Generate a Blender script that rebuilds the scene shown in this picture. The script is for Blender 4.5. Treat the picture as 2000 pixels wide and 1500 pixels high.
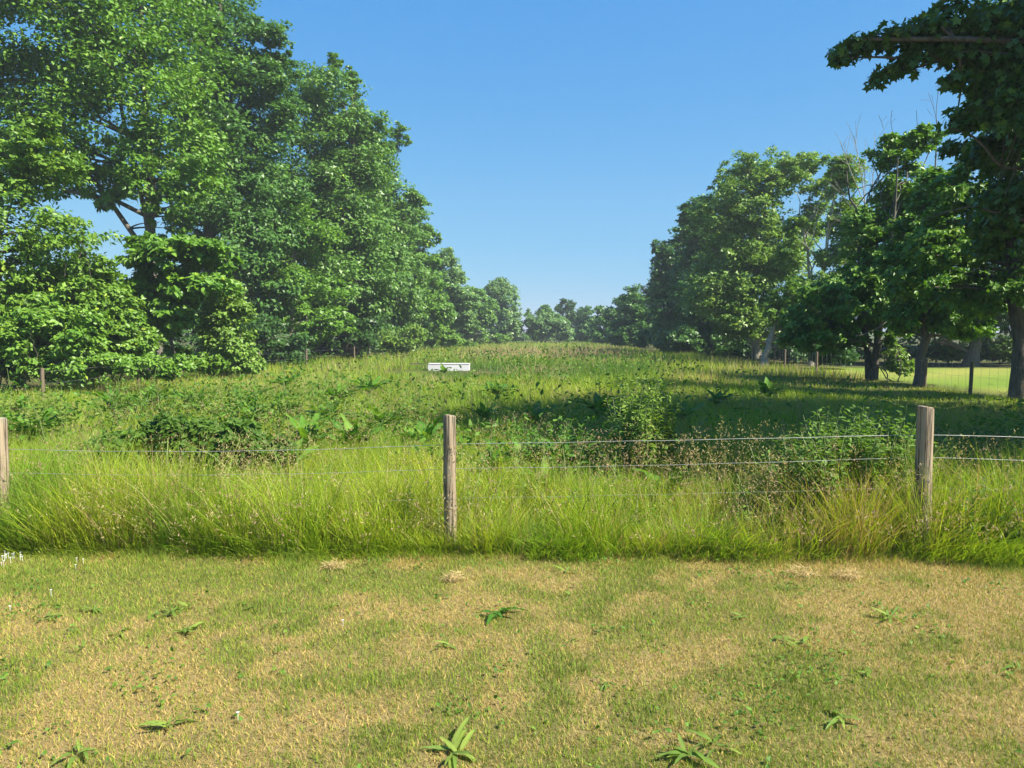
import bpy, math, random
import numpy as np
from mathutils import Vector

for o in list(bpy.data.objects):
    bpy.data.objects.remove(o)
SC = bpy.context.scene
COL = SC.collection
R = math.radians
rng = np.random.default_rng(11)
random.seed(5)

# ------------------------------------------------------------------ camera
F = 1450.0
PITCH = R(4.0)
CAMZ = 1.6
cam_d = bpy.data.cameras.new('camera')
cam_d.sensor_width = 36
cam_d.lens = F / 2000 * 36
cam_d.clip_end = 5000
cam_d.clip_start = 0.05
cam = bpy.data.objects.new('camera', cam_d)
cam.location = (0, 0, CAMZ)
cam.rotation_euler = (R(90) - PITCH, 0, 0)
COL.objects.link(cam)
SC.camera = cam

# ------------------------------------------------------------------ world and sun
SUN_SIDE = R(64)      # angle of the sun from straight behind the viewer towards the right
SUN_EL = R(46)
w = bpy.data.worlds.new('World')
SC.world = w
w.use_nodes = True
nt = w.node_tree
for n in list(nt.nodes):
    nt.nodes.remove(n)
sky = nt.nodes.new('ShaderNodeTexSky')
sky.sky_type = 'NISHITA'
sky.sun_disc = False
sky.sun_elevation = SUN_EL
sky.sun_rotation = math.pi - SUN_SIDE
sky.air_density = 1.0
sky.dust_density = 0.0
sky.ozone_density = 10.0
sky.altitude = 0
bg = nt.nodes.new('ShaderNodeBackground')
bg.inputs[1].default_value = 0.1
wo = nt.nodes.new('ShaderNodeOutputWorld')
sep = nt.nodes.new('ShaderNodeSeparateColor'); cmb = nt.nodes.new('ShaderNodeCombineColor')
nt.links.new(sky.outputs[0], sep.inputs[0])
for i, (g_, k_) in enumerate(((1.02, .41), (.52, 1.03), (.15, 2.5))):     # clear deep blue of a dry June day
    pw = nt.nodes.new('ShaderNodeMath'); pw.operation = 'POWER'; pw.inputs[1].default_value = g_
    ml = nt.nodes.new('ShaderNodeMath'); ml.operation = 'MULTIPLY'; ml.inputs[1].default_value = k_
    nt.links.new(sep.outputs[i], pw.inputs[0]); nt.links.new(pw.outputs[0], ml.inputs[0]); nt.links.new(ml.outputs[0], cmb.inputs[i])
nt.links.new(cmb.outputs[0], bg.inputs[0])
nt.links.new(bg.outputs[0], wo.inputs[0])

sun_d = bpy.data.lights.new('sun', 'SUN')
sun_d.energy = 5.0
sun_d.angle = R(0.53)
sun_d.color = (1.0, 0.93, 0.78)
sun = bpy.data.objects.new('sun', sun_d)
S = Vector((math.sin(SUN_SIDE) * math.cos(SUN_EL), -math.cos(SUN_SIDE) * math.cos(SUN_EL), math.sin(SUN_EL)))
sun.rotation_euler = S.to_track_quat('Z', 'Y').to_euler()
sun.location = (20, -20, 40)
COL.objects.link(sun)

SC.view_settings.view_transform = 'Standard'
SC.view_settings.look = 'None'
SC.view_settings.exposure = 1.40
SC.view_settings.gamma = 1
SC.view_settings.use_curve_mapping = False
SC.render.engine = 'CYCLES'
SC.cycles.max_bounces = 8
SC.cycles.transparent_max_bounces = 4

# ------------------------------------------------------------------ helpers
def P(px, py, d):
    """World point seen at photo position (px, py), d metres in front."""
    u = (px - 1000) / F
    v = (750 - py) / F
    dy = math.cos(PITCH) + v * math.sin(PITCH)
    dz = -math.sin(PITCH) + v * math.cos(PITCH)
    t = d / dy
    return Vector((u * t, d, CAMZ + dz * t))

def G(px, py):
    """Ground point seen at photo position."""
    u = (px - 1000) / F
    v = (750 - py) / F
    dy = math.cos(PITCH) + v * math.sin(PITCH)
    dz = -math.sin(PITCH) + v * math.cos(PITCH)
    t = -CAMZ / dz
    return Vector((u * t, dy * t, 0))

def tag(o, label=None, cat=None, group=None, kind=None):
    if label: o['label'] = label
    if cat: o['category'] = cat
    if group: o['group'] = group
    if kind: o['kind'] = kind
    return o

def empty(name, loc=(0, 0, 0), rz=0.0):
    o = bpy.data.objects.new(name, None)
    o.empty_display_size = 0.2
    o.location = loc
    o.rotation_euler = (0, 0, rz)
    COL.objects.link(o)
    return o

def obj(name, me, parent=None, loc=(0, 0, 0)):
    o = bpy.data.objects.new(name, me)
    o.location = loc
    if parent is not None:
        o.parent = parent
    COL.objects.link(o)
    return o

def mesh_np(name, verts, faces, mat, smooth=False, col=None):
    """verts (n,3); faces list of (m,k) int arrays; col (n,3) linear colours."""
    me = bpy.data.meshes.new(name)
    verts = np.ascontiguousarray(verts, dtype=np.float32)
    if not isinstance(faces, (list, tuple)):
        faces = [faces]
    faces = [np.asarray(f, dtype=np.int32) for f in faces if len(f)]
    nl = sum(f.size for f in faces)
    npoly = sum(f.shape[0] for f in faces)
    me.vertices.add(len(verts))
    me.vertices.foreach_set('co', verts.ravel())
    me.loops.add(nl)
    me.loops.foreach_set('vertex_index', np.concatenate([f.ravel() for f in faces]))
    me.polygons.add(npoly)
    sizes = np.concatenate([np.full(f.shape[0], f.shape[1], dtype=np.int32) for f in faces])
    starts = np.concatenate([[0], np.cumsum(sizes)[:-1]]).astype(np.int32)
    me.polygons.foreach_set('loop_start', starts)
    me.polygons.foreach_set('loop_total', sizes)
    me.polygons.foreach_set('use_smooth', np.full(npoly, smooth, dtype=bool))
    me.update(calc_edges=True)
    if col is not None:
        a = me.attributes.new('col', 'FLOAT_COLOR', 'POINT')
        c = np.ones((len(verts), 4), dtype=np.float32)
        c[:, :3] = col
        a.data.foreach_set('color', c.ravel())
    if mat: me.materials.append(mat)
    return me

def norm(a):
    return a / np.maximum(np.linalg.norm(a, axis=-1, keepdims=True), 1e-9)

# leaf templates: x = along the leaf, y = across, z = up
KITE = (np.array([[0, 0, 0], [.45, .32, .04], [1, 0, -.12], [.45, -.32, .04]]), [np.array([[0, 1, 2, 3]])])
OVAL = (np.array([[0, 0, 0], [.3, .3, .05], [.72, .25, .02], [1, 0, -.15], [.72, -.25, .02], [.3, -.3, .05]]),
        [np.array([[0, 1, 2, 3, 4, 5]])])
TRI = (np.array([[0, 0, 0], [.62, .42, .05], [.95, -.30, -.08]]), [np.array([[0, 1, 2]])])
_ml = []
for k, (a, r) in enumerate([(-180, .16), (-128, .48), (-98, .30), (-62, .62), (-32, .36), (0, .72),
                            (32, .36), (62, .62), (98, .30), (128, .48)]):
    _ml.append([.4 + r * math.cos(R(a)), r * math.sin(R(a)), -.18 * r * r])
MAPLE = (np.array(_ml), [np.array([[0, 1, 2, 4], [2, 3, 4, 4], [0, 4, 6, 6], [4, 5, 6, 6], [0, 6, 8, 9], [6, 7, 8, 8]])])
MAPLE = (MAPLE[0], [np.array([[0, 1, 2, 4], [0, 6, 8, 9]]), np.array([[2, 3, 4], [0, 4, 6], [4, 5, 6], [6, 7, 8]])])

def bake(tmpl, pos, ax, up, length, width, col, colvar_tip=None):
    """Copies of a leaf template at pos, along ax, facing up."""
    tv, tf = tmpl
    n = len(pos)
    ax = norm(ax)
    side = norm(np.cross(up, ax))
    nn = np.cross(ax, side)
    L = np.broadcast_to(np.asarray(length, dtype=float), (n,))[:, None, None]
    W = np.broadcast_to(np.asarray(width, dtype=float), (n,))[:, None, None]
    v = (pos[:, None, :] + ax[:, None, :] * (tv[None, :, 0:1] * L) + side[:, None, :] * (tv[None, :, 1:2] * W)
         + nn[:, None, :] * (tv[None, :, 2:3] * L))
    k = len(tv)
    off = (np.arange(n) * k)[:, None, None]
    faces = [(f[None] + off).reshape(-1, f.shape[1]) for f in tf]
    c = np.repeat(col, k, axis=0)
    return v.reshape(-1, 3), faces, c

class Bag:
    def __init__(s): s.v = []; s.f = {}; s.c = []; s.n = 0
    def add(s, v, faces, c=None):
        if not isinstance(faces, (list, tuple)): faces = [faces]
        for f in faces:
            if len(f): s.f.setdefault(f.shape[1], []).append(np.asarray(f) + s.n)
        s.v.append(v); s.n += len(v)
        if c is not None: s.c.append(c)
    def mesh(s, name, mat, smooth=False):
        return mesh_np(name, np.concatenate(s.v), [np.concatenate(x) for x in s.f.values()], mat, smooth,
                       np.concatenate(s.c) if s.c else None)

def tube(bag, pts, rad, sides=6, cap=False):
    pts = np.asarray(pts, dtype=float); m = len(pts)
    rad = np.broadcast_to(np.asarray(rad, dtype=float), (m,))
    t = norm(np.gradient(pts, axis=0))
    ref = np.array([0, 0, 1.0]) if abs(t[0][2]) < .8 else np.array([0, 1.0, 0])
    a = norm(np.cross(t, ref)); b = np.cross(t, a)
    ang = np.linspace(0, 2 * np.pi, sides, endpoint=False)
    v = pts[:, None] + rad[:, None, None] * (np.cos(ang)[None, :, None] * a[:, None] + np.sin(ang)[None, :, None] * b[:, None])
    i = np.arange(m - 1)[:, None] * sides; j = np.arange(sides)[None]; j2 = (j + 1) % sides
    f = np.stack([i + j, i + j2, i + sides + j2, i + sides + j], -1).reshape(-1, 4)
    fs = [f]
    if cap: fs.append(((m - 1) * sides + np.arange(sides))[None])
    bag.add(v.reshape(-1, 3), fs)

def bez(p0, p1, p2, n=8):
    t = np.linspace(0, 1, n)[:, None]
    return (1 - t) ** 2 * np.asarray(p0) + 2 * t * (1 - t) * np.asarray(p1) + t ** 2 * np.asarray(p2)

_tab = np.random.default_rng(3).random((256, 256))
def vnoise(x, y, s, seed=0):
    x = np.asarray(x) / s + seed * 17.3 + 100; y = np.asarray(y) / s + seed * 9.1 + 100
    xi = np.floor(x).astype(int); yi = np.floor(y).astype(int)
    fx = x - xi; fy = y - yi; fx = fx * fx * (3 - 2 * fx); fy = fy * fy * (3 - 2 * fy)
    g = lambda a, b: _tab[a % 256, b % 256]
    return ((g(xi, yi) * (1 - fx) + g(xi + 1, yi) * fx) * (1 - fy) + (g(xi, yi + 1) * (1 - fx) + g(xi + 1, yi + 1) * fx) * fy)
def fnoise(x, y, s, seed=0):
    return .5 * vnoise(x, y, s, seed) + .3 * vnoise(x, y, s * .45, seed + 1) + .2 * vnoise(x, y, s * .2, seed + 2)
def sstep(a, b, x):
    t = np.clip((x - a) / (b - a), 0, 1); return t * t * (3 - 2 * t)
def mixc(a, b, t):
    t = np.asarray(t)[..., None]; return np.asarray(a) * (1 - t) + np.asarray(b) * t

def ground_h(x, y):
    return .10 * (fnoise(x, y, 9, 5) - .5) * sstep(6, 12, np.asarray(y)) + .02 * (fnoise(x, y, 1.2, 8) - .5)

def proj(x, y, z):
    """photo position of a world point (for choosing which plants grow where)"""
    dy = y; dz = z - CAMZ
    f = dy * math.cos(PITCH) - dz * math.sin(PITCH); u = dy * math.sin(PITCH) + dz * math.cos(PITCH)
    return 1000 + F * x / f, 750 - F * u / f

# ------------------------------------------------------------------ materials
def newmat(name):
    m = bpy.data.materials.new(name); m.use_nodes = True
    t = m.node_tree
    for n in list(t.nodes): t.nodes.remove(n)
    out = t.nodes.new('ShaderNodeOutputMaterial')
    return m, t, out

def leaf_mat(name, rough=.45, trans=.27, spec=.4, tgain=(1.35, 1.4, .4), noise=0):
    m, t, out = newmat(name)
    at = t.nodes.new('ShaderNodeAttribute'); at.attribute_name = 'col'
    pr = t.nodes.new('ShaderNodeBsdfPrincipled')
    pr.inputs['Roughness'].default_value = rough
    pr.inputs['Specular IOR Level'].default_value = spec
    tr = t.nodes.new('ShaderNodeBsdfTranslucent')
    mul = t.nodes.new('ShaderNodeVectorMath'); mul.operation = 'MULTIPLY'
    mul.inputs[1].default_value = tgain
    mx = t.nodes.new('ShaderNodeMixShader'); mx.inputs[0].default_value = trans
    src = at.outputs['Color']
    if noise:
        no = t.nodes.new('ShaderNodeTexNoise'); no.inputs['Scale'].default_value = noise
        no.inputs['Detail'].default_value = 4
        mr = t.nodes.new('ShaderNodeMapRange'); mr.inputs[3].default_value = .7; mr.inputs[4].default_value = 1.3
        t.links.new(no.outputs[0], mr.inputs[0])
        vs = t.nodes.new('ShaderNodeVectorMath'); vs.operation = 'SCALE'
        t.links.new(src, vs.inputs[0]); t.links.new(mr.outputs[0], vs.inputs[3]); src = vs.outputs[0]
    t.links.new(src, pr.inputs['Base Color'])
    t.links.new(src, mul.inputs[0])
    t.links.new(mul.outputs[0], tr.inputs['Color'])
    t.links.new(pr.outputs[0], mx.inputs[1]); t.links.new(tr.outputs[0], mx.inputs[2])
    t.links.new(mx.outputs[0], out.inputs[0])
    return m

M_LEAF = leaf_mat('tree_leaf')
M_GRASS = leaf_mat('grass_blade', rough=.5, trans=.42, spec=.3, tgain=(1.25, 1.2, .55))
M_LAWN = leaf_mat('lawn_blade', rough=.6, trans=.3, spec=.25, tgain=(1.15, 1.1, .7))
M_WEED = leaf_mat('weed_leaf', rough=.5, trans=.38, spec=.22, noise=30)

def bark_mat(name, c1, c2, scale=6):
    m, t, out = newmat(name)
    tc = t.nodes.new('ShaderNodeTexCoord'); mp = t.nodes.new('ShaderNodeMapping')
    mp.inputs['Scale'].default_value = (scale, scale, scale * .22)
    no = t.nodes.new('ShaderNodeTexNoise'); no.inputs['Scale'].default_value = 3; no.inputs['Detail'].default_value = 8
    no.inputs['Roughness'].default_value = .7
    n2 = t.nodes.new('ShaderNodeTexNoise'); n2.inputs['Scale'].default_value = .9; n2.inputs['Detail'].default_value = 3
    cr = t.nodes.new('ShaderNodeValToRGB')
    cr.color_ramp.elements[0].position = .32; cr.color_ramp.elements[0].color = (*c1, 1)
    cr.color_ramp.elements[1].position = .68; cr.color_ramp.elements[1].color = (*c2, 1)
    mx = t.nodes.new('ShaderNodeMix'); mx.data_type = 'RGBA'; mx.inputs[7].default_value = (.09, .10, .045, 1)
    mr = t.nodes.new('ShaderNodeMapRange'); mr.inputs[1].default_value = .5; mr.inputs[2].default_value = .7; mr.inputs[4].default_value = .6
    bp = t.nodes.new('ShaderNodeBump'); bp.inputs['Strength'].default_value = .7; bp.inputs['Distance'].default_value = .03
    pr = t.nodes.new('ShaderNodeBsdfPrincipled'); pr.inputs['Roughness'].default_value = .88
    L = t.links.new
    L(tc.outputs['Object'], mp.inputs[0]); L(mp.outputs[0], no.inputs[0]); L(tc.outputs['Object'], n2.inputs[0])
    L(no.outputs[0], cr.inputs[0]); L(n2.outputs[0], mr.inputs[0]); L(mr.outputs[0], mx.inputs[0])
    L(cr.outputs[0], mx.inputs[6]); L(mx.outputs[2], pr.inputs['Base Color'])
    L(no.outputs[0], bp.inputs['Height']); L(bp.outputs[0], pr.inputs['Normal']); L(pr.outputs[0], out.inputs[0])
    return m
M_BARK = bark_mat('bark', (.05, .042, .032), (.17, .15, .12))
M_PALE = bark_mat('pale_bark', (.16, .14, .11), (.42, .38, .31))

def post_mat():
    m, t, out = newmat('weathered_post_wood')
    L = t.links.new
    tc = t.nodes.new('ShaderNodeTexCoord')
    mp = t.nodes.new('ShaderNodeMapping'); mp.inputs['Scale'].default_value = (75, 75, 3.2)
    no = t.nodes.new('ShaderNodeTexNoise'); no.inputs['Scale'].default_value = 1; no.inputs['Detail'].default_value = 8; no.inputs['Roughness'].default_value = .65
    cr = t.nodes.new('ShaderNodeValToRGB')
    e = cr.color_ramp.elements
    e[0].position = .34; e[0].color = (.05, .036, .022, 1)
    e[1].position = .72; e[1].color = (.36, .29, .205, 1)
    e2 = cr.color_ramp.elements.new(.45); e2.color = (.235, .18, .12, 1)
    n2 = t.nodes.new('ShaderNodeTexNoise'); n2.inputs['Scale'].default_value = 9; n2.inputs['Detail'].default_value = 6
    mr = t.nodes.new('ShaderNodeMapRange'); mr.inputs[1].default_value = .52; mr.inputs[2].default_value = .75; mr.inputs[4].default_value = .65
    mx = t.nodes.new('ShaderNodeMix'); mx.data_type = 'RGBA'; mx.inputs[7].default_value = (.20, .20, .14, 1)
    bp = t.nodes.new('ShaderNodeBump'); bp.inputs['Strength'].default_value = .6; bp.inputs['Distance'].default_value = .004
    pr = t.nodes.new('ShaderNodeBsdfPrincipled'); pr.inputs['Roughness'].default_value = .85
    L(tc.outputs['Object'], mp.inputs[0]); L(mp.outputs[0], no.inputs[0]); L(tc.outputs['Object'], n2.inputs[0])
    L(no.outputs[0], cr.inputs[0]); L(n2.outputs[0], mr.inputs[0]); L(mr.outputs[0], mx.inputs[0])
    L(cr.outputs[0], mx.inputs[6])
    m3 = t.nodes.new('ShaderNodeMapping'); m3.inputs['Scale'].default_value = (34, 34, 1.1)
    n3 = t.nodes.new('ShaderNodeTexNoise'); n3.inputs['Scale'].default_value = 1; n3.inputs['Detail'].default_value = 3
    r3 = t.nodes.new('ShaderNodeMapRange'); r3.inputs[1].default_value = .015; r3.inputs[2].default_value = .045; r3.inputs[3].default_value = .25; r3.inputs[4].default_value = 1
    a3 = t.nodes.new('ShaderNodeMath'); a3.operation = 'SUBTRACT'; a3.inputs[1].default_value = .5
    b3 = t.nodes.new('ShaderNodeMath'); b3.operation = 'ABSOLUTE'
    s3 = t.nodes.new('ShaderNodeVectorMath'); s3.operation = 'SCALE'
    L(tc.outputs['Object'], m3.inputs[0]); L(m3.outputs[0], n3.inputs[0]); L(n3.outputs[0], a3.inputs[0]); L(a3.outputs[0], b3.inputs[0]); L(b3.outputs[0], r3.inputs[0])
    L(mx.outputs[2], s3.inputs[0]); L(r3.outputs[0], s3.inputs[3]); L(s3.outputs[0], pr.inputs['Base Color'])
    L(no.outputs[0], bp.inputs['Height']); L(bp.outputs[0], pr.inputs['Normal']); L(pr.outputs[0], out.inputs[0])
    return m
M_POST = post_mat()

def flat_mat(name, c, rough=.6, metal=0, bump=0, var=.25, scale=8):
    m, t, out = newmat(name)
    L = t.links.new
    tc = t.nodes.new('ShaderNodeTexCoord')
    no = t.nodes.new('ShaderNodeTexNoise'); no.inputs['Scale'].default_value = scale; no.inputs['Detail'].default_value = 6
    cr = t.nodes.new('ShaderNodeValToRGB')
    cr.color_ramp.elements[0].position = .3; cr.color_ramp.elements[0].color = (*[x * (1 - var) for x in c], 1)
    cr.color_ramp.elements[1].position = .7; cr.color_ramp.elements[1].color = (*[min(1, x * (1 + var * .5)) for x in c], 1)
    pr = t.nodes.new('ShaderNodeBsdfPrincipled'); pr.inputs['Roughness'].default_value = rough; pr.inputs['Metallic'].default_value = metal
    L(tc.outputs['Object'], no.inputs[0]); L(no.outputs[0], cr.inputs[0]); L(cr.outputs[0], pr.inputs['Base Color'])
    if bump:
        bp = t.nodes.new('ShaderNodeBump'); bp.inputs['Strength'].default_value = bump; bp.inputs['Distance'].default_value = .01
        L(no.outputs[0], bp.inputs['Height']); L(bp.outputs[0], pr.inputs['Normal'])
    L(pr.outputs[0], out.inputs[0])
    return m
M_WIRE = flat_mat('galvanised_wire', (.42, .42, .41), .5, .5)
M_WHITE = flat_mat('white_painted_panel', (.60, .60, .62), .6, 0, 0, .10, 1.2)
M_DARKPOST = flat_mat('dark_stained_wood', (.15, .115, .075), .85, 0, .4)
M_DARKMETAL = flat_mat('grey_metal', (.35, .35, .35), .5, .4)
M_PETAL = flat_mat('white_petal', (.82, .82, .80), .6)

# ------------------------------------------------------------------ grass colours
TAN = np.array([.47, .325, .115]); TAN2 = np.array([.40, .33, .09])
GRN = np.array([.16, .27, .026]); GRN2 = np.array([.29, .35, .040]); GRD = np.array([.085, .155, .025])

def lawn_dry(x, y):
    """0 = green, 1 = scorched tan, over the mown strip"""
    px, py = proj(x, y, 0)
    n = fnoise(x, y * 1.0, .75, 21)
    n2 = fnoise(x, y, .22, 31)
    dry = .50 + (n - .5) * 1.5 + (n2 - .5) * 2.2
    dry += .42 * np.exp(-((px - 150) / 420) ** 2 - ((py - 1330) / 130) ** 2)
    dry += .30 * np.exp(-((px - 800) / 260) ** 2 - ((py - 1190) / 34) ** 2)
    dry += .34 * np.exp(-((px - 1850) / 330) ** 2 - ((py - 1160) / 50) ** 2)
    dry += .25 * np.exp(-((px - 1850) / 200) ** 2 - ((py - 1330) / 60) ** 2)
    dry += .15 * np.exp(-((px - 1200) / 500) ** 2 - ((py - 1430) / 60) ** 2)
    dry -= .30 * np.exp(-((px - 1150) / 330) ** 2 - ((py - 1260) / 60) ** 2)
    dry -= .65 * np.exp(-((px - 350) / 600) ** 2 - ((py - 1130) / 38) ** 2)
    dry -= .16 * np.exp(-((px - 1500) / 300) ** 2 - ((py - 1380) / 120) ** 2)
    return .27 + .56 * sstep(.18, .95, dry)

def meadow_zone(x, y):
    """0..1 weights: tan seed heads, deep green weeds"""
    px, py = proj(x, y, .4)
    n = fnoise(x, y, 2.2, 41); m = fnoise(x, y, 6, 51)
    tan = sstep(.52, .74, n)
    tan = np.maximum(tan, 1.4 * np.exp(-((py - 682) / 9) ** 2) * sstep(860, 960, px) * (1 - sstep(1190, 1260, px)))
    tan = np.maximum(tan, .75 * np.exp(-((py - 722) / 12) ** 2) * sstep(1270, 1340, px))
    tan = np.maximum(tan, .6 * np.exp(-((py - 728) / 12) ** 2) * (1 - sstep(640, 800, px)))
    deep = 1.2 * np.exp(-((py - 708) / 13) ** 2) * sstep(780, 860, px) * (1 - sstep(1240, 1330, px))
    deep = np.maximum(deep, sstep(.52, .66, m) * sstep(8, 11, y) * .35)
    return tan, deep

# ------------------------------------------------------------------ ground
def build_ground():
    xs = np.unique(np.concatenate([np.linspace(-8, 8, 101), np.linspace(-60, 60, 81), np.linspace(-1500, 1500, 41)]))
    ys = np.unique(np.concatenate([np.linspace(-2, 14, 101), np.linspace(-40, 160, 101), np.linspace(-1500, 1500, 41)]))
    X, Y = np.meshgrid(xs, ys)
    Z = ground_h(X, Y)
    v = np.stack([X, Y, Z], -1).reshape(-1, 3)
    nx = len(xs); ny = len(ys)
    i = (np.arange(ny - 1)[:, None] * nx + np.arange(nx - 1)[None]).ravel()
    f = np.stack([i, i + 1, i + 1 + nx, i + nx], -1)
    x, y = v[:, 0], v[:, 1]
    dry = lawn_dry(x, np.maximum(y, 2.0))
    lawn = mixc([.10, .125, .03], [.36, .26, .12], dry)
    mead = mixc([.055, .075, .02], [.10, .09, .035], fnoise(x, y, 3, 71))
    c = mixc(lawn, mead, sstep(5.15, 5.45, y + .15 * (fnoise(x, y, .8, 3) - .5)))
    # mown garden on the right beyond the wire-mesh fence
    g = sstep(12.0, 12.6, x + .6 * (fnoise(x, y, 2, 91) - .5)) * sstep(13, 16, y) * (1 - sstep(33.0, 34.0, y))
    c = mixc(c, mixc([.14, .22, .030], [.27, .27, .065], sstep(.30, .75, fnoise(x * .25, y * 1.2, 1.6, 15))), g)
    m, t, out = newmat('earth_and_turf')
    L = t.links.new
    at = t.nodes.new('ShaderNodeAttribute'); at.attribute_name = 'col'
    tc = t.nodes.new('ShaderNodeTexCoord')
    no = t.nodes.new('ShaderNodeTexNoise'); no.inputs['Scale'].default_value = 45; no.inputs['Detail'].default_value = 8; no.inputs['Roughness'].default_value = .75
    mr = t.nodes.new('ShaderNodeMapRange'); mr.inputs[1].default_value = .3; mr.inputs[2].default_value = .7; mr.inputs[3].default_value = .5; mr.inputs[4].default_value = 1.35
    vs = t.nodes.new('ShaderNodeVectorMath'); vs.operation = 'SCALE'
    bp = t.nodes.new('ShaderNodeBump'); bp.inputs['Strength'].default_value = .8; bp.inputs['Distance'].default_value = .03
    pr = t.nodes.new('ShaderNodeBsdfPrincipled'); pr.inputs['Roughness'].default_value = .95; pr.inputs['Specular IOR Level'].default_value = .1
    L(tc.outputs['Object'], no.inputs[0]); L(no.outputs[0], mr.inputs[0]); L(at.outputs['Color'], vs.inputs[0]); L(mr.outputs[0], vs.inputs[3])
    L(vs.outputs[0], pr.inputs['Base Color']); L(no.outputs[0], bp.inputs['Height']); L(bp.outputs[0], pr.inputs['Normal'])
    L(pr.outputs[0], out.inputs[0])
    o = obj('ground', mesh_np('ground', v, f, m, True, c))
    tag(o, 'ground under the mown strip, the meadow and the trees', 'ground', kind='structure')
build_ground()

# ------------------------------------------------------------------ mown lawn blades
def edge_y(x):
    """where the mown strip ends and the long grass begins"""
    return 5.20 - .035 * x + .34 * (fnoise(x, x * 0 + 3, .9, 13) - .5)

def build_lawn():
    n = 350000
    y = 2.3 + 3.2 * rng.random(n) ** .9
    x = (rng.random(n) * 2 - 1) * (y * .70 + 1.6)
    k = y < edge_y(x) + .12
    x, y = x[k], y[k]; n = len(x)
    dry = lawn_dry(x, y)
    px, py = proj(x, y, 0)
    isdry = rng.random(n) < dry * .92
    near_e = sstep(.5, 0, edge_y(x) - y) * sstep(.35, .7, fnoise(x, y, .5, 67))
    lush = sstep(.45, .7, fnoise(x, y, .35, 61)) * (1 - dry)
    h = np.where(isdry, .013 + .018 * rng.random(n), .015 + .016 * rng.random(n) + .014 * lush)
    h = h * (1 + 1.3 * near_e)
    c = mixc(GRN, GRN2, rng.random(n))
    c = mixc(c, GRD, lush * rng.random(n) * .9)
    ct = mixc(TAN, TAN2, rng.random(n)) * (.75 + .5 * rng.random(n))[:, None]
    c = np.where(isdry[:, None], ct, c) * (.8 + .4 * rng.random(n))[:, None]
    a = rng.random(n) * 2 * np.pi
    lean = np.where(isdry, .5 + .9 * rng.random(n), .15 + .6 * rng.random(n))
    d = norm(np.stack([np.cos(a) * lean, np.sin(a) * lean, np.ones(n)], -1))
    b = rng.random(n) * 2 * np.pi
    s = np.stack([np.cos(b), np.sin(b), np.zeros(n)], -1)
    p = np.stack([x, y, ground_h(x, y) - .002], -1)
    wd = (.0012 + .0014 * rng.random(n))[:, None]
    L = (h * 1.15)[:, None]
    v = np.stack([p - s * wd, p + s * wd, p + d * L], 1).reshape(-1, 3)
    f = (np.arange(n) * 3)[:, None] + np.arange(3)
    o = obj('mown_grass', mesh_np('mown_grass', v, f, M_LAWN, False, np.repeat(c, 3, 0)))
    tag(o, 'short mown grass, scorched tan and green in patches, in front of the fence', 'grass', kind='stuff')
build_lawn()

# ------------------------------------------------------------------ long meadow grass
def blades(x, y, h, wd, lean, az, c, seg=2, droop=.35):
    n = len(x)
    p = np.stack([x, y, ground_h(x, y) - .01], -1)
    hd = np.stack([np.cos(az), np.sin(az), np.zeros(n)], -1)
    b = rng.random(n) * 2 * np.pi
    s = np.stack([np.cos(b), np.sin(b), np.zeros(n)], -1)
    rows = []; cols = []
    ts = np.linspace(0, 1, seg + 1)
    for t in ts:
        q = p + hd * (h * lean * (.5 * t + .5 * t * t * (1 + droop)))[:, None]
        q = q + np.array([0, 0, 1.]) * (h * (t - droop * lean * t * t * .6))[:, None]
        ww = wd * (1 - .55 * t)
        if t < 1:
            rows += [q - s * ww[:, None], q + s * ww[:, None]]
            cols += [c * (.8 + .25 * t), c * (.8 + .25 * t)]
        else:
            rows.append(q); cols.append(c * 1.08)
    k = len(rows)
    v = np.stack(rows, 1).reshape(-1, 3); cc = np.stack(cols, 1).reshape(-1, 3)
    off = (np.arange(n) * k)[:, None]
    fs = []
    if seg > 1:
        q = np.concatenate([np.array([[2 * i, 2 * i + 1, 2 * i + 3, 2 * i + 2]]) for i in range(seg - 1)])
        fs.append((q[None] + off[:, :, None]).reshape(-1, 4))
    tr = np.array([[k - 3, k - 2, k - 1]])
    fs.append((tr[None] + off[:, :, None]).reshape(-1, 3))
    return v, fs, cc

YG = np.array([.37, .44, .042]); MG = np.array([.18, .35, .022]); DG = np.array([.075, .19, .02])
STRAW = np.array([.44, .38, .17]); OL = np.array([.25, .22, .05]); PINK = np.array([.36, .27, .17])

def meadow_color(x, y, n):
    tan, deep = meadow_zone(x, y)
    r = rng.random(n)
    c = mixc(MG, YG, np.clip(r * .8 + (fnoise(x, y, 1.5, 81) - .35) * 1.2, 0, 1))
    c = mixc(c, DG, np.minimum(1, deep * (.6 + .6 * rng.random(n))))
    is_t = rng.random(n) < tan * (.30 + .10 * sstep(8, 14, y) + .35 * sstep(20, 28, y)) + .04
    c = np.where(is_t[:, None], mixc(STRAW, PINK, rng.random(n)), c)
    return c * (.78 + .44 * rng.random(n))[:, None], tan, deep

def meadow_ok(x, y):
    left = -10.8 - 2.0 * sstep(40, 20, y) + 4.5 * sstep(45, 110, y)
    right = np.where(y < 40, 12.0, 12.0 - 1.0 * sstep(40, 110, y))
    return (x > left) & (x < right) & (y < 108)

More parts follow.
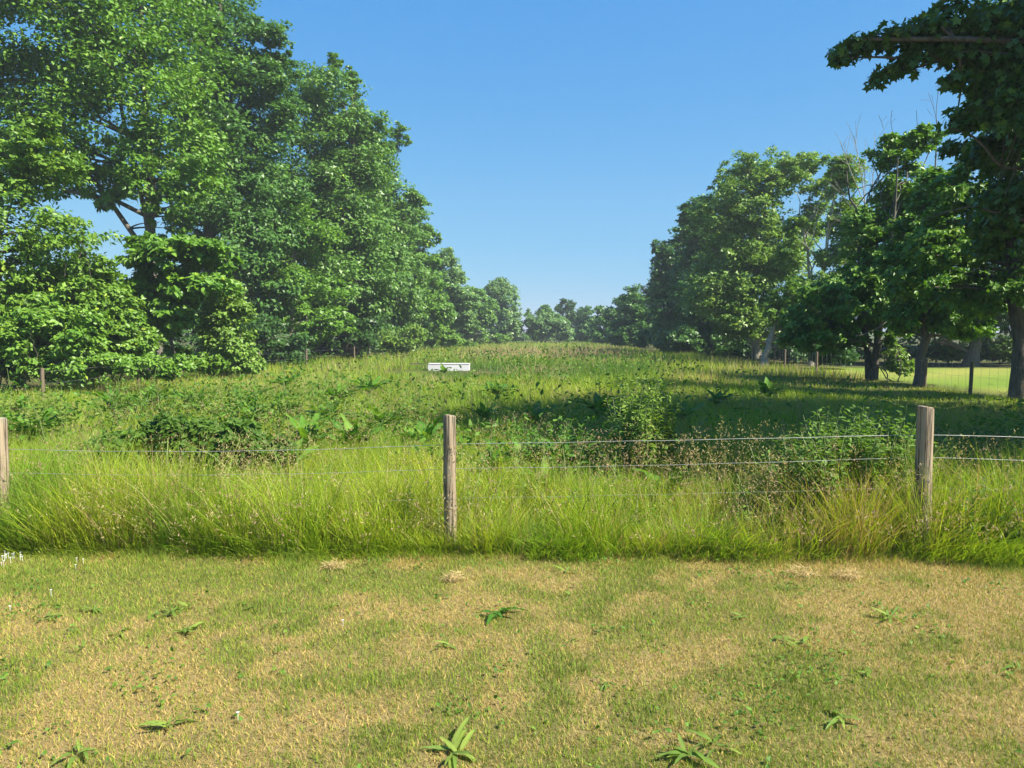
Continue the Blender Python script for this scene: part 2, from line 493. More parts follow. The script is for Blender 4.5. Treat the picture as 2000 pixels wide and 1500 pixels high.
def build_meadow():
    bag = Bag()
    # fringe tussocks along the edge of the mown strip and up to nine metres out
    nt_ = 2600
    ty = 5.2 + 4.4 * rng.random(nt_) ** 1.25
    tx = (rng.random(nt_) * 2 - 1) * (ty * .70 + 1.8)
    ty = np.maximum(ty, edge_y(tx) + .06)
    th = .16 + .62 * sstep(.2, .8, fnoise(tx, ty, .9, 17)) + .14 * rng.random(nt_)
    th *= 1 - .18 * sstep(6.0, 7.5, ty)
    px, _ = proj(tx, ty, .3)
    th *= 1 - .25 * sstep(250, 0, np.abs(px - 950)) * sstep(5.7, 5.3, ty)
    per = 46
    n = nt_ * per
    k = np.repeat(np.arange(nt_), per)
    a = rng.random(n) * 2 * np.pi
    r0 = .10 * np.sqrt(rng.random(n))
    x = tx[k] + np.cos(a) * r0; y = ty[k] + np.sin(a) * r0
    keep = y > edge_y(x) - .03
    x, y, a, k = x[keep], y[keep], a[keep], k[keep]; n = len(x)
    h = th[k] * (.5 + .6 * rng.random(n))
    az = a + rng.normal(0, 1.0, n)
    lean = .10 + .75 * rng.random(n) ** 1.3
    c, tan, deep = meadow_color(x, y, n)
    fresh = sstep(.5, .62, fnoise(x, y, .9, 141))
    c = mixc(c, np.array([.12, .28, .025]) * (.8 + .4 * rng.random(n))[:, None], fresh * .75)
    tt = fnoise(tx, ty, .45, 27)[k]
    c = mixc(c, c * np.array([1.25, 1.05, .7]), tt)
    low = rng.random(n) < .06
    c = np.where(low[:, None], STRAW * (.6 + .5 * rng.random(n))[:, None], c)
    wd_ = .0017 + .0018 * rng.random(n)
    h *= 1 - .30 * sstep(6.3, 7.2, y)
    for sel, sg in ((y < 6.0, 3), (y >= 6.0, 2)):
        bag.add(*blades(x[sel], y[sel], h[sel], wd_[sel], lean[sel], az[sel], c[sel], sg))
    # overhanging fringe leaning out over the mown strip
    n = 17000
    x = (rng.random(n) * 2 - 1) * 5.6
    x = x[rng.random(n) < .15 + 1.2 * sstep(.35, .7, fnoise(x, x * 0, .45, 23))]; n = len(x)
    y = edge_y(x) - .10 + .24 * rng.random(n)
    h = (.07 + .36 * rng.random(n) * fnoise(x, y, .7, 19) * 1.4) * (.45 + .55 * sstep(-.1, .08, y - edge_y(x)))
    az = -np.pi / 2 + rng.normal(0, .7, n)
    c, _, _ = meadow_color(x, y, n)
    bag.add(*blades(x, y, h, .0022 + .002 * rng.random(n), .3 + .7 * rng.random(n), az, c, 3, .6))
    # middle distance
    n = 135000
    y = 8.6 + 17 * rng.random(n) ** 1.1
    x = (rng.random(n) * 2 - 1) * (y * .72 + 1.5)
    k = meadow_ok(x, y); x, y = x[k], y[k]; n = len(x)
    h = (.15 + .26 * fnoise(x, y, 1.6, 37)) * (.6 + .6 * rng.random(n))
    c, tan, deep = meadow_color(x, y, n)
    cl = fnoise(x, y, .5, 29)
    h *= .75 + .5 * cl
    h *= 1 - .62 * sstep(6.5, 9, x) * sstep(11, 15, y)
    wd_ = (.0028 + .004 * rng.random(n)) * (y / 12); ln_ = .15 + .5 * rng.random(n); az_ = vnoise(x, y, .6, 3) * 12 + rng.normal(0, .8, n)
    for sel, sg in ((y < 13, 2), (y >= 13, 1)):
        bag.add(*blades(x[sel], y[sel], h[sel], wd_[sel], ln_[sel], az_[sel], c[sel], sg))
    # far meadow
    n = 110000
    y = 25 + 84 * rng.random(n) ** 1.35
    x = (rng.random(n) * 2 - 1) * (y * .5 + 6)
    k = meadow_ok(x, y); x, y = x[k], y[k]; n = len(x)
    h = (.25 + .25 * fnoise(x, y, 3, 37)) * (.6 + .6 * rng.random(n))
    c, tan, deep = meadow_color(x, y, n)
    h *= 1 - .75 * ((np.abs(x + 2.6) < 2.2) & (y < 30.6) & (y > 25))
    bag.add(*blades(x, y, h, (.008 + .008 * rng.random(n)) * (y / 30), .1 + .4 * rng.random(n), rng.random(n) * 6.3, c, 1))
    me = bag.mesh('meadow_grass', M_GRASS)
    tag(obj('meadow_grass', me), 'long unmown meadow grass, yellow green with straw tones, behind the wire fence', 'grass', kind='stuff')
build_meadow()

def build_seedheads():
    bag = Bag(); 
    n = 6800
    y = 5.25 + 11 * rng.random(n) ** 2.2
    x = (rng.random(n) * 2 - 1) * (y * .70 + 1.5)
    k = rng.random(n) < .10 + 1.0 * sstep(.44, .60, fnoise(x, y, .7, 77))
    x, y = x[k], y[k]; y = np.maximum(y, edge_y(x) + .08); n = len(x)
    h = (.42 + .34 * rng.random(n)) * (1 - .28 * sstep(6.5, 8.0, y))
    az = rng.random(n) * 6.28; lean = .1 + .5 * rng.random(n) ** 1.5
    c = mixc([.30, .30, .08], [.42, .33, .16], rng.random(n))
    ed = y < edge_y(x) + .25
    lean = np.where(ed & (rng.random(n) < .5), .7 + .5 * rng.random(n), lean); az = np.where(ed, -np.pi / 2 + rng.normal(0, .9, n), az)
    v, fs, cc = blades(x, y, h, np.full(n, .0013) * (1 + y / 12), lean, az, c, 3, .5)
    bag.add(v, fs, cc)
    vv = v.reshape(n, -1, 3); tip = vv[:, -1]; pre = vv[:, -3]
    per = 11
    t = rng.random((n, per, 1)) ** .8
    pos = (tip[:, None] + (tip - pre)[:, None] * (t - .15) * .75).reshape(-1, 3)
    spread = ((1.05 - t) * .035 + .004).reshape(-1, 1)
    m = len(pos)
    jit = rng.normal(0, 1, (m, 3)); pos = pos + jit * spread * .7
    kx = np.repeat(np.arange(n), per)
    hue = fnoise(x, y, .8, 55)[kx]
    c = mixc([.42, .36, .16], [.36, .25, .16], sstep(.42, .6, hue) * .9) * (.7 + .5 * rng.random(m))[:, None]
    ax = norm(jit * .6 + np.array([0, 0, .5])); up = norm(rng.normal(0, 1, (m, 3)))
    L = (.011 + .010 * rng.random(m)) * (1 + np.repeat(y, per) / 14)
    bag.add(*bake(KITE, pos, ax, up, L, L * .5, c))
    tag(obj('seed_heads', bag.mesh('seed_heads', M_GRASS)), 'straw and pinkish flowering grass heads standing above the long grass', 'grass seed heads', kind='stuff')
build_seedheads()

# ------------------------------------------------------------------ trees
PAL = {
 'maple': ([.082, .185, .016], [.170, .290, .034]),
 'oak':   ([.048, .135, .026], [.105, .225, .042]),
 'sycamore': ([.068, .178, .014], [.150, .285, .030]),
 'blue': ([.066, .165, .026], [.142, .270, .048]),
 'dark':  ([.030, .088, .016], [.058, .132, .024]),  # dark foliage; also carries the shade behind and beneath the crowns
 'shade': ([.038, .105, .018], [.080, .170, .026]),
 'ash': ([.110, .215, .030], [.200, .320, .052]),
 'shrub': ([.085, .200, .018], [.170, .300, .036]),
 'willow': ([.110, .220, .065], [.170, .290, .095]),
}
def leafset(cl, crad, per, axis_xy, size, pal, tmpl, flat=.55, upb=.9, jit=.55, top=None):
    """cl (m,3) clump centres, crad (m,) clump radii; per leaves each"""
    m = len(cl); n = m * per
    k = np.repeat(np.arange(m), per)
    u = norm(rng.normal(0, 1, (n, 3)))
    u[:, 2] = np.where(rng.random(n) < .55, np.abs(u[:, 2]), u[:, 2])
    rr = (rng.random(n) ** .42)[:, None] * crad[k][:, None]
    off = u * rr; off[:, 2] *= flat
    pos = cl[k] + off
    outw = pos - axis_xy[None]; outw[:, 2] *= .3; outw = norm(outw)
    nrm = norm(np.array([0, 0, upb]) + .55 * u + .35 * outw + rng.normal(0, jit, (n, 3)))
    ax = norm(np.cross(nrm, rng.normal(0, 1, (n, 3))) + .5 * outw + np.array([0, 0, -.15]))
    L = size * (.65 + .7 * rng.random(n))
    a, b = PAL[pal]
    ct = rng.random(m)[k] * .55 + rng.random(n) * .45
    c = mixc(a, b, ct)
    yel = rng.random(n) < .025 * (pal != 'dark')
    c = np.where(yel[:, None], c * np.array([1.9, 1.45, .9]), c) * (.85 + .3 * rng.random(n))[:, None]
    return bake(tmpl, pos, ax, nrm, L, L * (1.15 if tmpl is MAPLE else .95), c)

def lump_points(lumps, d, nclump, rscale=.22, shell=.5, inner=.25, wl=()):
    """lumps: (px, py, rx, ry[, depth offset]) -> clump centres spread through ellipsoids at distance d"""
    vol = np.array([l[2] * l[3] for l in lumps], dtype=float); vol /= vol.sum()
    cs = []; rs = []
    for l, wgt in zip(lumps, vol):
        dd = d + (l[4] if len(l) > 4 else 0)
        c = np.array(P(l[0], l[1], dd)); s = dd / F
        rx, rz = l[2] * s, l[3] * s; ry = min(rx, 5.5) if rx > rz * .5 else rx
        m = max(3, int(nclump * wgt))
        u = norm(rng.normal(0, 1, (m, 3)))
        r = shell + (1 - shell) * rng.random(m) ** .7
        r = np.where(rng.random(m) < inner, rng.random(m) ** .5 * shell, r)
        r *= .86 + .28 * rng.random(m)
        p = c + u * r[:, None] * np.array([rx, ry, rz])
        if m > 24:               # gather the clumps into boughs with gaps between them
            at = p[rng.permutation(m)[:max(5, m // 14)]]
            j = np.argmin(((p[:, None] - at[None]) ** 2).sum(-1), 1)
            p = p + .27 * (at[j] - p)
        cs.append(p); rs.append(np.full(m, min(rx, rz, 4) * rscale) * (.6 + .8 * rng.random(m)))
    for (x, y, z, rx, ry, rz, m) in wl:
        u = norm(rng.normal(0, 1, (m, 3))); r = (shell + (1 - shell) * rng.random(m) ** .7) * (.86 + .28 * rng.random(m))
        cs.append(np.array([x, y, z]) + u * r[:, None] * np.array([rx, ry, rz])); rs.append(.5 + .5 * rng.random(m))
    return np.concatenate(cs), np.concatenate(rs)

NLEAF = 0
def tree(name, label, cat, d, lumps, nleaf, size, pal, tmpl=KITE, trunk_px=None, trunk_r=.2, base=None, lean=(0, 0),
         per=55, rscale=.24, group=None, limbs=9, bark=None, flat=.55, shell=.5, nbranch=160, top_frac=.85, upb=.9, jit=.55,
         stems=1, inner=.25, crown_name='crown', wl=(), rmin=0, topx=None):
    global NLEAF
    if tmpl is KITE and d > 30:      # far leaves: three-cornered and twice as many
        tmpl = TRI; nleaf = int(nleaf * 1.55); size = size * .86
    elif tmpl is KITE:
        nleaf = int(nleaf * 1.2); size = size * .79
    cs, rs = lump_points(lumps, d, max(6, nleaf // per), rscale, shell, inner, wl)
    keep = cs[:, 2] > .25
    cs, rs = cs[keep], np.maximum(rs[keep], rmin)
    cx = float(np.average(cs[:, 0])); top = float(cs[:, 2].max()); bot = float(cs[:, 2].min())
    if base is None:
        bx = P(trunk_px, 700, d).x if trunk_px is not None else cx
        base = (bx, d)
    bx, by = base
    root = empty(name, (bx, by, 0)); tag(root, label, cat, group)
    B = np.array([bx, by, 0.])
    if wl: cs[:, 2] = np.maximum(cs[:, 2], 1.2)
    # stem and limbs
    tb = Bag()
    ctr = np.array([cx, float(np.average(cs[:, 1])), bot + top_frac * (top - bot)])
    if topx is not None: ctr[0] = P(topx, 700, d).x
    samples = []
    for s in range(stems):
        so = np.array([rng.normal(0, .25), rng.normal(0, .2), 0]) * (stems > 1)
        tp = ctr + np.array([rng.normal(0, 1.1), rng.normal(0, .8), 0]) * (stems > 1) + rng.normal(0, .3, 3)
        mid = (B + tp) / 2 + np.array([lean[0] + rng.normal(0, .25), lean[1], .1 * top])
        st = bez(B + so - [0, 0, .15], mid, tp, 14)
        st[1:-1] += rng.normal(0, .035 + .05 * trunk_r, (12, 3))
        t = np.linspace(0, 1, 14)
        rad = trunk_r * (1 - .88 * t ** .8) / (stems ** .35)
        rad[0] *= 1.45; rad[1] *= 1.08
        tube(tb, st, rad, 9)
        samples.append(np.c_[st, rad])
        for q in range(limbs):
            tt = .22 + .68 * (q + rng.random()) / limbs
            i = int(tt * 13); p0 = st[i]; r0 = rad[i] * .55
            # aim for a clump out in the crown, above the start
            cand = cs[(cs[:, 2] > p0[2] + .2)]
            if not len(cand): continue
            tgt = cand[rng.integers(len(cand))]
            hv = tgt - p0
            if np.linalg.norm(hv) > 1.0 * (top - bot): tgt = p0 + hv * .6
            md = p0 + (tgt - p0) * .45 + np.array([0, 0, .18 * np.linalg.norm(hv)])
            lb = bez(p0, md, tgt, 9); lb[1:-1] += rng.normal(0, .05, (7, 3))
            lr = np.linspace(r0, max(.012, r0 * .18), 9)
            tube(tb, lb, lr, 6)
            samples.append(np.c_[lb, lr])
    sm = np.concatenate(samples)
    idx = rng.permutation(len(cs))[:nbranch]
    for i in idx:
        dd = np.linalg.norm(sm[:, :3] - cs[i], axis=1) + np.where(sm[:, 2] > cs[i][2], 1.5, 0)
        j = int(np.argmin(dd)); p0 = sm[j, :3]; r0 = min(sm[j, 3] * .6, .04)
        if dd[j] > 4.5: continue
        md = (p0 + cs[i]) / 2 + np.array([rng.normal(0, .1), rng.normal(0, .1), .12])
        tube(tb, bez(p0, md, cs[i], 5), np.linspace(r0, .008, 5), 4)
    v = [a - B for a in tb.v]; tb.v = v
    obj('trunk', tb.mesh('trunk', bark or M_BARK, True), root)
    if wl:  # unseen part of the crown, leaves enlarged to cast denser shade
        nw = sum(q[6] for q in wl)
        v2, f2, c2 = leafset(cs[-nw:], rs[-nw:] * 1.15, 26, np.array([cx, ctr[1], 6.]), .31, pal, KITE, .6, upb, jit)
        obj('caster_foliage', mesh_np('caster_foliage', v2 - B, f2, M_LEAF, False, c2), root)
        cs, rs = cs[:-nw], rs[:-nw]
    vv, ff, cc = leafset(cs, rs, per, np.array([cx, ctr[1], (bot + top) / 2]), size, pal, tmpl, flat, upb, jit)
    ok = vv[:, 2].reshape(-1, len(tmpl[0])).min(1) > .02
    NLEAF += len(cs) * per
    me = mesh_np('foliage', vv - B, ff, M_LEAF, False, cc)
    obj(crown_name, me, root)
    return root

# ---- left hand row, near to far
tree('oak_tree', 'tall bright green oak at the left with sky showing under its lowest limbs', 'tree', 28,
     [(60, 60, 190, 190), (250, 130, 190, 190), (330, 320, 110, 110), (150, -120, 240, 160), (60, 300, 150, 110), (200, 330, 90, 60), (-120, 180, 160, 260), (240, 375, 80, 50), (310, 385, 80, 50), (340, 430, 50, 36)],
     72000, .22, 'sycamore', trunk_px=302, trunk_r=.27, limbs=16, rscale=.26, nbranch=260, lean=(.1, 0), topx=270)
tree('maple_tree', 'smaller yellow green maple at the far left edge, below the tall oak', 'tree', 19.5,
     [(50, 330, 110, 90), (60, 480, 150, 110), (0, 580, 170, 90), (-140, 450, 150, 220), (110, 600, 120, 90), (80, 270, 60, 50)],
     34000, .17, 'maple', trunk_px=30, trunk_r=.13, limbs=10)
tree('dark_oak_tree', 'tallest dark blue green oak, its top cut off by the upper edge', 'tree', 36,
     [(400, 60, 110, 140), (460, 230, 120, 170), (390, 300, 90, 190), (470, 400, 130, 150), (330, -60, 130, 110), (500, 520, 110, 140), (540, 95, 26, 50), (505, 120, 80, 95), (560, 200, 50, 80)],
     56000, .23, 'oak', trunk_px=400, trunk_r=.4, limbs=14, rscale=.22)
tree('lime_tree', 'large round blue green tree with dark forked stems and a spiky top', 'tree', 42,
     [(625, 210, 95, 95), (650, 360, 120, 140), (640, 520, 140, 130), (600, 600, 120, 90), (705, 290, 70, 100), (652, 135, 20, 36), (690, 165, 24, 34), (720, 500, 80, 120)],
     52000, .24, 'blue', trunk_px=690, trunk_r=.33, limbs=13, stems=3, rscale=.24)
tree('leaning_trunk_tree', 'bushy tree with a pale leaning trunk in front of the round blue green tree', 'tree', 37,
     [(560, 520, 90, 90), (640, 610, 70, 70), (530, 620, 70, 70), (600, 450, 80, 60)],
     13000, .22, 'sycamore', base=(P(575, 700, 37).x, 37), trunk_r=.26, bark=M_PALE, limbs=6, lean=(-.5, 0), nbranch=60)
tree('field_edge_tree', 'tree with tufted outline leaning right over the meadow edge', 'tree', 52,
     [(730, 320, 50, 85), (750, 440, 75, 110), (765, 560, 75, 110), (775, 270, 24, 30), (812, 385, 30, 26), (725, 400, 60, 90)],
     32000, .27, 'blue', trunk_px=740, trunk_r=.28, limbs=9)
tree('field_edge_tree', 'mid green tree right of the tufted leaning one, half the height of the tallest', 'tree', 60,
     [(825, 520, 40, 100), (800, 450, 40, 80), (840, 600, 45, 70), (850, 460, 16, 16), (790, 600, 50, 70)],
     22000, .28, 'sycamore', trunk_px=800, trunk_r=.22, limbs=7)
tree('field_edge_tree', 'pale hazy green tree sloping down towards the gap at the end of the left row', 'tree', 72,
     [(875, 560, 40, 75), (900, 600, 40, 60), (860, 620, 40, 50), (870, 505, 18, 20)],
     15000, .33, 'willow', trunk_px=865, trunk_r=.2, limbs=6)
tree('field_edge_tree', 'low bluish tree between the pale sloping tree and the domed one', 'tree', 84,
     [(925, 600, 32, 52), (945, 620, 30, 45), (915, 640, 35, 30)],
     10000, .36, 'blue', trunk_px=930, trunk_r=.18, limbs=5)
tree('domed_tree', 'rounded dome topped tree at the far end of the left row', 'tree', 98,
     [(975, 570, 34, 32), (978, 610, 40, 50), (985, 640, 35, 30)],
     12000, .38, 'willow', trunk_px=975, trunk_r=.2, limbs=6)
# second rank added behind the left row, dark fill to block sky light
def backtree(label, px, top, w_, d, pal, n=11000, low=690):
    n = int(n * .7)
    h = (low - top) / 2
    return tree('fill_tree', label, 'tree', d, [(px, top + h * .6, w_, h * .6), (px - w_ * .2, low - h * .5, w_ * 1.05, h * .5)], n, .36,
                pal, trunk_px=px, trunk_r=.25, limbs=5, nbranch=40, per=40, rscale=.3, group='fill trees of the second rank')
backtree('dark fill tree behind the maple at the far left edge', 20, 540, 170, 33, 'dark')
backtree('dark low fill tree in the gap between the maple and the dark oak', 270, 545, 110, 40, 'dark', 9000)
backtree('dark fill tree behind the tallest dark oak', 480, 250, 120, 50, 'dark', 16000)
backtree('dark fill tree behind the round blue green tree', 640, 300, 110, 56, 'dark', 15000)
backtree('dark fill tree behind the tree with the tufted outline', 770, 430, 70, 66, 'dark', 9000)
backtree('dark low fill tree behind the pale hazy sloping tree', 860, 560, 60, 84, 'dark', 7000)

# understorey on the left
tree('young_sycamore', 'young sycamore with flat layered sprays in front of the dark oak trunk', 'tree', 22.5,
     [(350, 500, 95, 38), (400, 560, 80, 34), (320, 560, 80, 40), (310, 620, 70, 40), (290, 480, 40, 20), (420, 500, 50, 25)],
     15000, .19, 'sycamore', trunk_px=345, trunk_r=.07, limbs=8, flat=.35, rscale=.4, tmpl=OVAL)
def shrub(label, d, lumps, n, size=.17, pal='shrub', name='shrub', **kw):
    return tree(name, label, 'shrub', d, lumps, n, size, pal, trunk_r=.035, limbs=4, stems=3, nbranch=30, rscale=.34, shell=.35,
                per=40, group=kw.pop('group', 'shrubs under the left row'), crown_name='foliage', **kw)
shrub('broad yellow green shrub spilling down at the far left edge below the maple', 18.5, [(40, 650, 140, 60), (-120, 640, 130, 80), (130, 640, 90, 60)], 12000)
shrub('bright green shrub between the maple and the young sycamore', 20, [(215, 600, 70, 60), (180, 540, 60, 40), (230, 665, 80, 45)], 11000, pal='maple')
shrub('pale leaved elder shrub right of the young sycamore', 24, [(445, 610, 44, 64), (460, 670, 46, 48), (430, 705, 56, 32), (425, 640, 36, 50), (490, 712, 40, 24)], 13000, pal='ash')
shrub('low dark shrub at the foot of the young sycamore', 23, [(330, 700, 60, 26), (390, 708, 46, 22)], 6000, .15)
shrub('light green bush beside the arched dead branch', 44, [(680, 680, 26, 34), (672, 710, 22, 22)], 4000, .2, 'ash')
shrub('rounded light green bush right of the arched dead branch', 48, [(745, 670, 30, 26), (775, 675, 30, 22), (810, 660, 30, 34)], 5000, .22, 'ash')
shrub('bright bush at the foot of the hazy sloping tree', 62, [(850, 655, 30, 24), (880, 662, 26, 16)], 3500, .26, 'shrub')
shrub('low bush in front of the domed tree', 88, [(905, 662, 24, 14), (950, 664, 24, 12), (975, 662, 20, 14)], 2600, .3, 'shrub')
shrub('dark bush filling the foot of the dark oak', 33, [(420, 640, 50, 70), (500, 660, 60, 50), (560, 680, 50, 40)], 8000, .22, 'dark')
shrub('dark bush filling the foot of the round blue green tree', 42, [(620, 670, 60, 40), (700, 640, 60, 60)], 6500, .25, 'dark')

shrub('yellow green shrub belt at the foot of the maple at the far left', 18.5, [(-80, 705, 120, 44), (50, 708, 100, 42), (160, 712, 90, 40), (255, 712, 70, 34), (330, 715, 50, 26)], 15000, .14)
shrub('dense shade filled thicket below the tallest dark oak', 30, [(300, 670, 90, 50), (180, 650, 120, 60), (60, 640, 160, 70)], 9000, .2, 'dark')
shrub('low bushes at the foot of the left row past the arched dead branch', 70, [(800, 662, 50, 20), (860, 668, 40, 12), (900, 668, 40, 10)], 4500, .26)
# far end of the meadow
shrub('low hedge closing the far end of the meadow', 112, [(1010, 660, 30, 14), (1060, 660, 40, 14), (1120, 658, 40, 16), (1180, 658, 40, 18), (1240, 660, 40, 14)], 6000, .34, 'blue')
tree('willow_tree', 'feathery pale willow at the far end of the meadow, left of centre gap', 'tree', 100,
     [(1045, 640, 26, 28), (1072, 635, 30, 34), (1100, 645, 24, 26), (1030, 625, 8, 22), (1010, 645, 16, 26)], 9000, .4, 'willow', trunk_px=1060, trunk_r=.12, limbs=5, stems=3, nbranch=40)
tree('small_spiky_tree', 'small pale tree rising behind the feathery willow', 'tree', 112,
     [(1065, 610, 16, 15), (1068, 625, 20, 20)], 3500, .42, 'blue', trunk_px=1065, trunk_r=.15, limbs=5, nbranch=30)
tree('distant_dark_tree', 'dark round tree at the far end, the tallest of the distant ones', 'tree', 118,
     [(1110, 602, 24, 20), (1128, 618, 26, 22), (1112, 640, 40, 30)], 7000, .42, 'dark', trunk_px=1112, trunk_r=.2, limbs=5, nbranch=40)
tree('distant_tree', 'low green tree between the dark distant tree and the right row', 'tree', 106,
     [(1145, 630, 22, 28), (1150, 655, 30, 20)], 5000, .4, 'oak', trunk_px=1145, trunk_r=.15, limbs=5, nbranch=30)

# ---- right hand row, far to near
tree('hedgerow_tree', 'furthest tree of the right row, lowest and bluish', 'tree', 92,
     [(1190, 618, 28, 32), (1175, 650, 26, 26), (1220, 620, 34, 48), (1200, 655, 50, 24)], 10000, .38, 'oak', trunk_px=1195, trunk_r=.18, limbs=5, nbranch=40)
tree('hedgerow_tree', 'second furthest tree of the right row with a smooth sloping crown', 'tree', 76,
     [(1245, 592, 36, 44), (1265, 640, 46, 50), (1225, 650, 40, 36), (1280, 570, 26, 36)], 15000, .32, 'oak', trunk_px=1250, trunk_r=.2, limbs=6)
tree('hedgerow_tree', 'right row tree whose pointed top stands just above the sloping crown', 'tree', 62,
     [(1310, 520, 42, 50), (1315, 590, 56, 74), (1305, 660, 66, 40), (1290, 488, 18, 20), (1345, 470, 34, 50)], 24000, .29, 'oak', trunk_px=1315, trunk_r=.2, limbs=7)
tree('hedgerow_tree', 'dense dark tree left of the large ash in the right row', 'tree', 52,
     [(1375, 450, 50, 70), (1380, 560, 80, 90), (1370, 660, 90, 44), (1350, 420, 28, 32), (1420, 430, 50, 60)], 32000, .26, 'oak', trunk_px=1385, trunk_r=.22, limbs=8)
tree('ash_tree', 'large light green ash with a broad round top in the right row', 'tree', 42,
     [(1480, 350, 95, 56), (1570, 340, 85, 46), (1440, 420, 95, 85), (1500, 500, 95, 90), (1420, 560, 95, 95), (1490, 630, 110, 56), (1590, 420, 46, 60)],
     46000, .22, 'ash', trunk_px=1480, trunk_r=.24, limbs=12, rscale=.2, bark=M_PALE)
tree('thin_crowned_tree', 'thin crowned tree with pale forked stems and sky behind', 'tree', 35,
     [(1645, 345, 45, 45), (1665, 430, 50, 60), (1550, 440, 26, 30), (1650, 510, 60, 50), (1600, 570, 70, 45), (1545, 500, 30, 30)],
     20000, .18, 'ash', trunk_px=1592, trunk_r=.15, limbs=9, stems=2, bark=M_PALE, rscale=.22, nbranch=120)
tree('leaning_tree', 'tree with a pale trunk leaning right and a yellow green spray', 'tree', 34,
     [(1540, 570, 40, 30), (1530, 600, 50, 30), (1560, 640, 60, 40)],
     6000, .19, 'maple', base=(P(1492, 700, 34).x, 34), trunk_r=.2, lean=(-.1, 0), limbs=4, bark=M_PALE, nbranch=40)
tree('twin_trunk_tree', 'twin trunked tree beside the sunlit lawn with dark lower sprays', 'tree', 24.5,
     [(1640, 600, 100, 60), (1610, 660, 90, 44), (1560, 640, 50, 50), (1720, 560, 90, 80), (1700, 640, 80, 30), (1745, 300, 46, 48), (1760, 380, 60, 66), (1720, 460, 80, 70), (1795, 275, 44, 36), (1650, 560, 90, 50)],
     38000, .19, 'sycamore', trunk_px=1708, trunk_r=.17, limbs=12, stems=2, rscale=.26)
tree('garden_edge_tree', 'single trunked tree left of the two dark fence posts', 'tree', 21.5,
     [(1810, 460, 80, 70), (1850, 580, 110, 60), (1800, 620, 80, 40), (1780, 520, 60, 50), (1850, 380, 60, 60), (1900, 640, 60, 26)],
     30000, .18, 'sycamore', trunk_px=1797, trunk_r=.15, limbs=10)
tree('right_edge_tree', 'thick trunked tree at the right edge of the picture', 'tree', 17.5,
     [(1950, 300, 90, 90), (1960, 440, 100, 80), (1940, 560, 110, 70), (2080, 300, 130, 160), (2080, 520, 120, 120), (1880, 480, 50, 60), (2050, 60, 160, 160), (1960, 130, 80, 110), (1870, 400, 70, 80), (1830, 480, 70, 60), (1800, 550, 80, 50)],
     44000, .17, 'sycamore', trunk_px=1998, trunk_r=.2, limbs=10, tmpl=KITE)
shrub('ivy clad leafy stump between the twin trunks and the single trunk', 24, [(1748, 700, 22, 32), (1740, 665, 12, 20), (1765, 715, 16, 16)], 2600, .13, 'ash',
      name='ivy_clad_stump', group='shrubs by the right fence')
backtree('dark tree behind the large ash', 1450, 420, 90, 58, 'dark', 9000, 700)
backtree('dark tree behind the thin crowned tree, low', 1600, 560, 90, 46, 'dark', 8000, 700)
# beyond the garden lawn
tree('garden_tree', 'dark tree with a thick trunk standing beyond the sunlit lawn', 'tree', 35,
     [(1900, 560, 120, 110), (1800, 600, 80, 80), (2050, 520, 120, 150), (1960, 620, 80, 40)], 20000, .25, 'dark', trunk_px=1895, trunk_r=.3, limbs=7)
shrub('bright green bush left of the thick dark trunk beyond the lawn', 38, [(1855, 685, 32, 26), (1840, 700, 30, 20)], 3800, .2, 'maple', group='bushes beyond the lawn')
shrub('bright green bush right of the thick dark trunk beyond the lawn', 38, [(1940, 680, 44, 28), (1970, 695, 36, 20)], 4200, .2, 'maple', group='bushes beyond the lawn')
shrub('dark hedge along the back of the sunlit lawn', 39, [(1650, 690, 70, 30), (1760, 690, 70, 34), (1880, 706, 70, 20), (2000, 700, 80, 30), (2120, 690, 80, 40)], 14000, .22, 'dark',
      name='garden_hedge', group='bushes beyond the lawn')  # hedge greens darkened to hold the shade beneath the crowns
shrub('dark hedge running under the right row as far as the twin trunked tree', 44, [(1300, 690, 50, 20, 22), (1370, 680, 70, 30, 10), (1450, 690, 60, 24, 2), (1540, 690, 60, 26, -6), (1620, 690, 50, 26, -12)],
      13000, .24, 'dark', name='field_hedge', group='shrubs by the right fence')

# near tree, trunk just outside the right edge, one limb reaching in along the top
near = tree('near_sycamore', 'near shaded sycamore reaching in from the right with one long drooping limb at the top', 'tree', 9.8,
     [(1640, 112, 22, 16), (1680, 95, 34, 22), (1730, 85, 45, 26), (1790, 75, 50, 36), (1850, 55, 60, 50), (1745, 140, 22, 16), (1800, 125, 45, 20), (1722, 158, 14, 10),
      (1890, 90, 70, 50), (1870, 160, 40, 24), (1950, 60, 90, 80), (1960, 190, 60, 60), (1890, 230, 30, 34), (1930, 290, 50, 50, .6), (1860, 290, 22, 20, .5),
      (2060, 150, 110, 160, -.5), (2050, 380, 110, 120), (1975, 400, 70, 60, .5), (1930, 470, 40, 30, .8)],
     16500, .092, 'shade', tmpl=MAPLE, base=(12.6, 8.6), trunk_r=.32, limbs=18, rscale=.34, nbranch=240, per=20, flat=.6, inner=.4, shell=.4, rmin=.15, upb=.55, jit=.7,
     wl=[(11.6, 8.4, 7.6, 4.6, 4.4, 4.6, 620), (10.6, 6.2, 4.9, 4.2, 2.6, 2.7, 420), (13.5, 10.5, 6, 3, 4, 4, 200), (13, 10.0, 10, 3.4, 3.4, 3.0, 160)])  # unseen crown lumps, placed so their shadow falls on the meadow
tb = Bag()
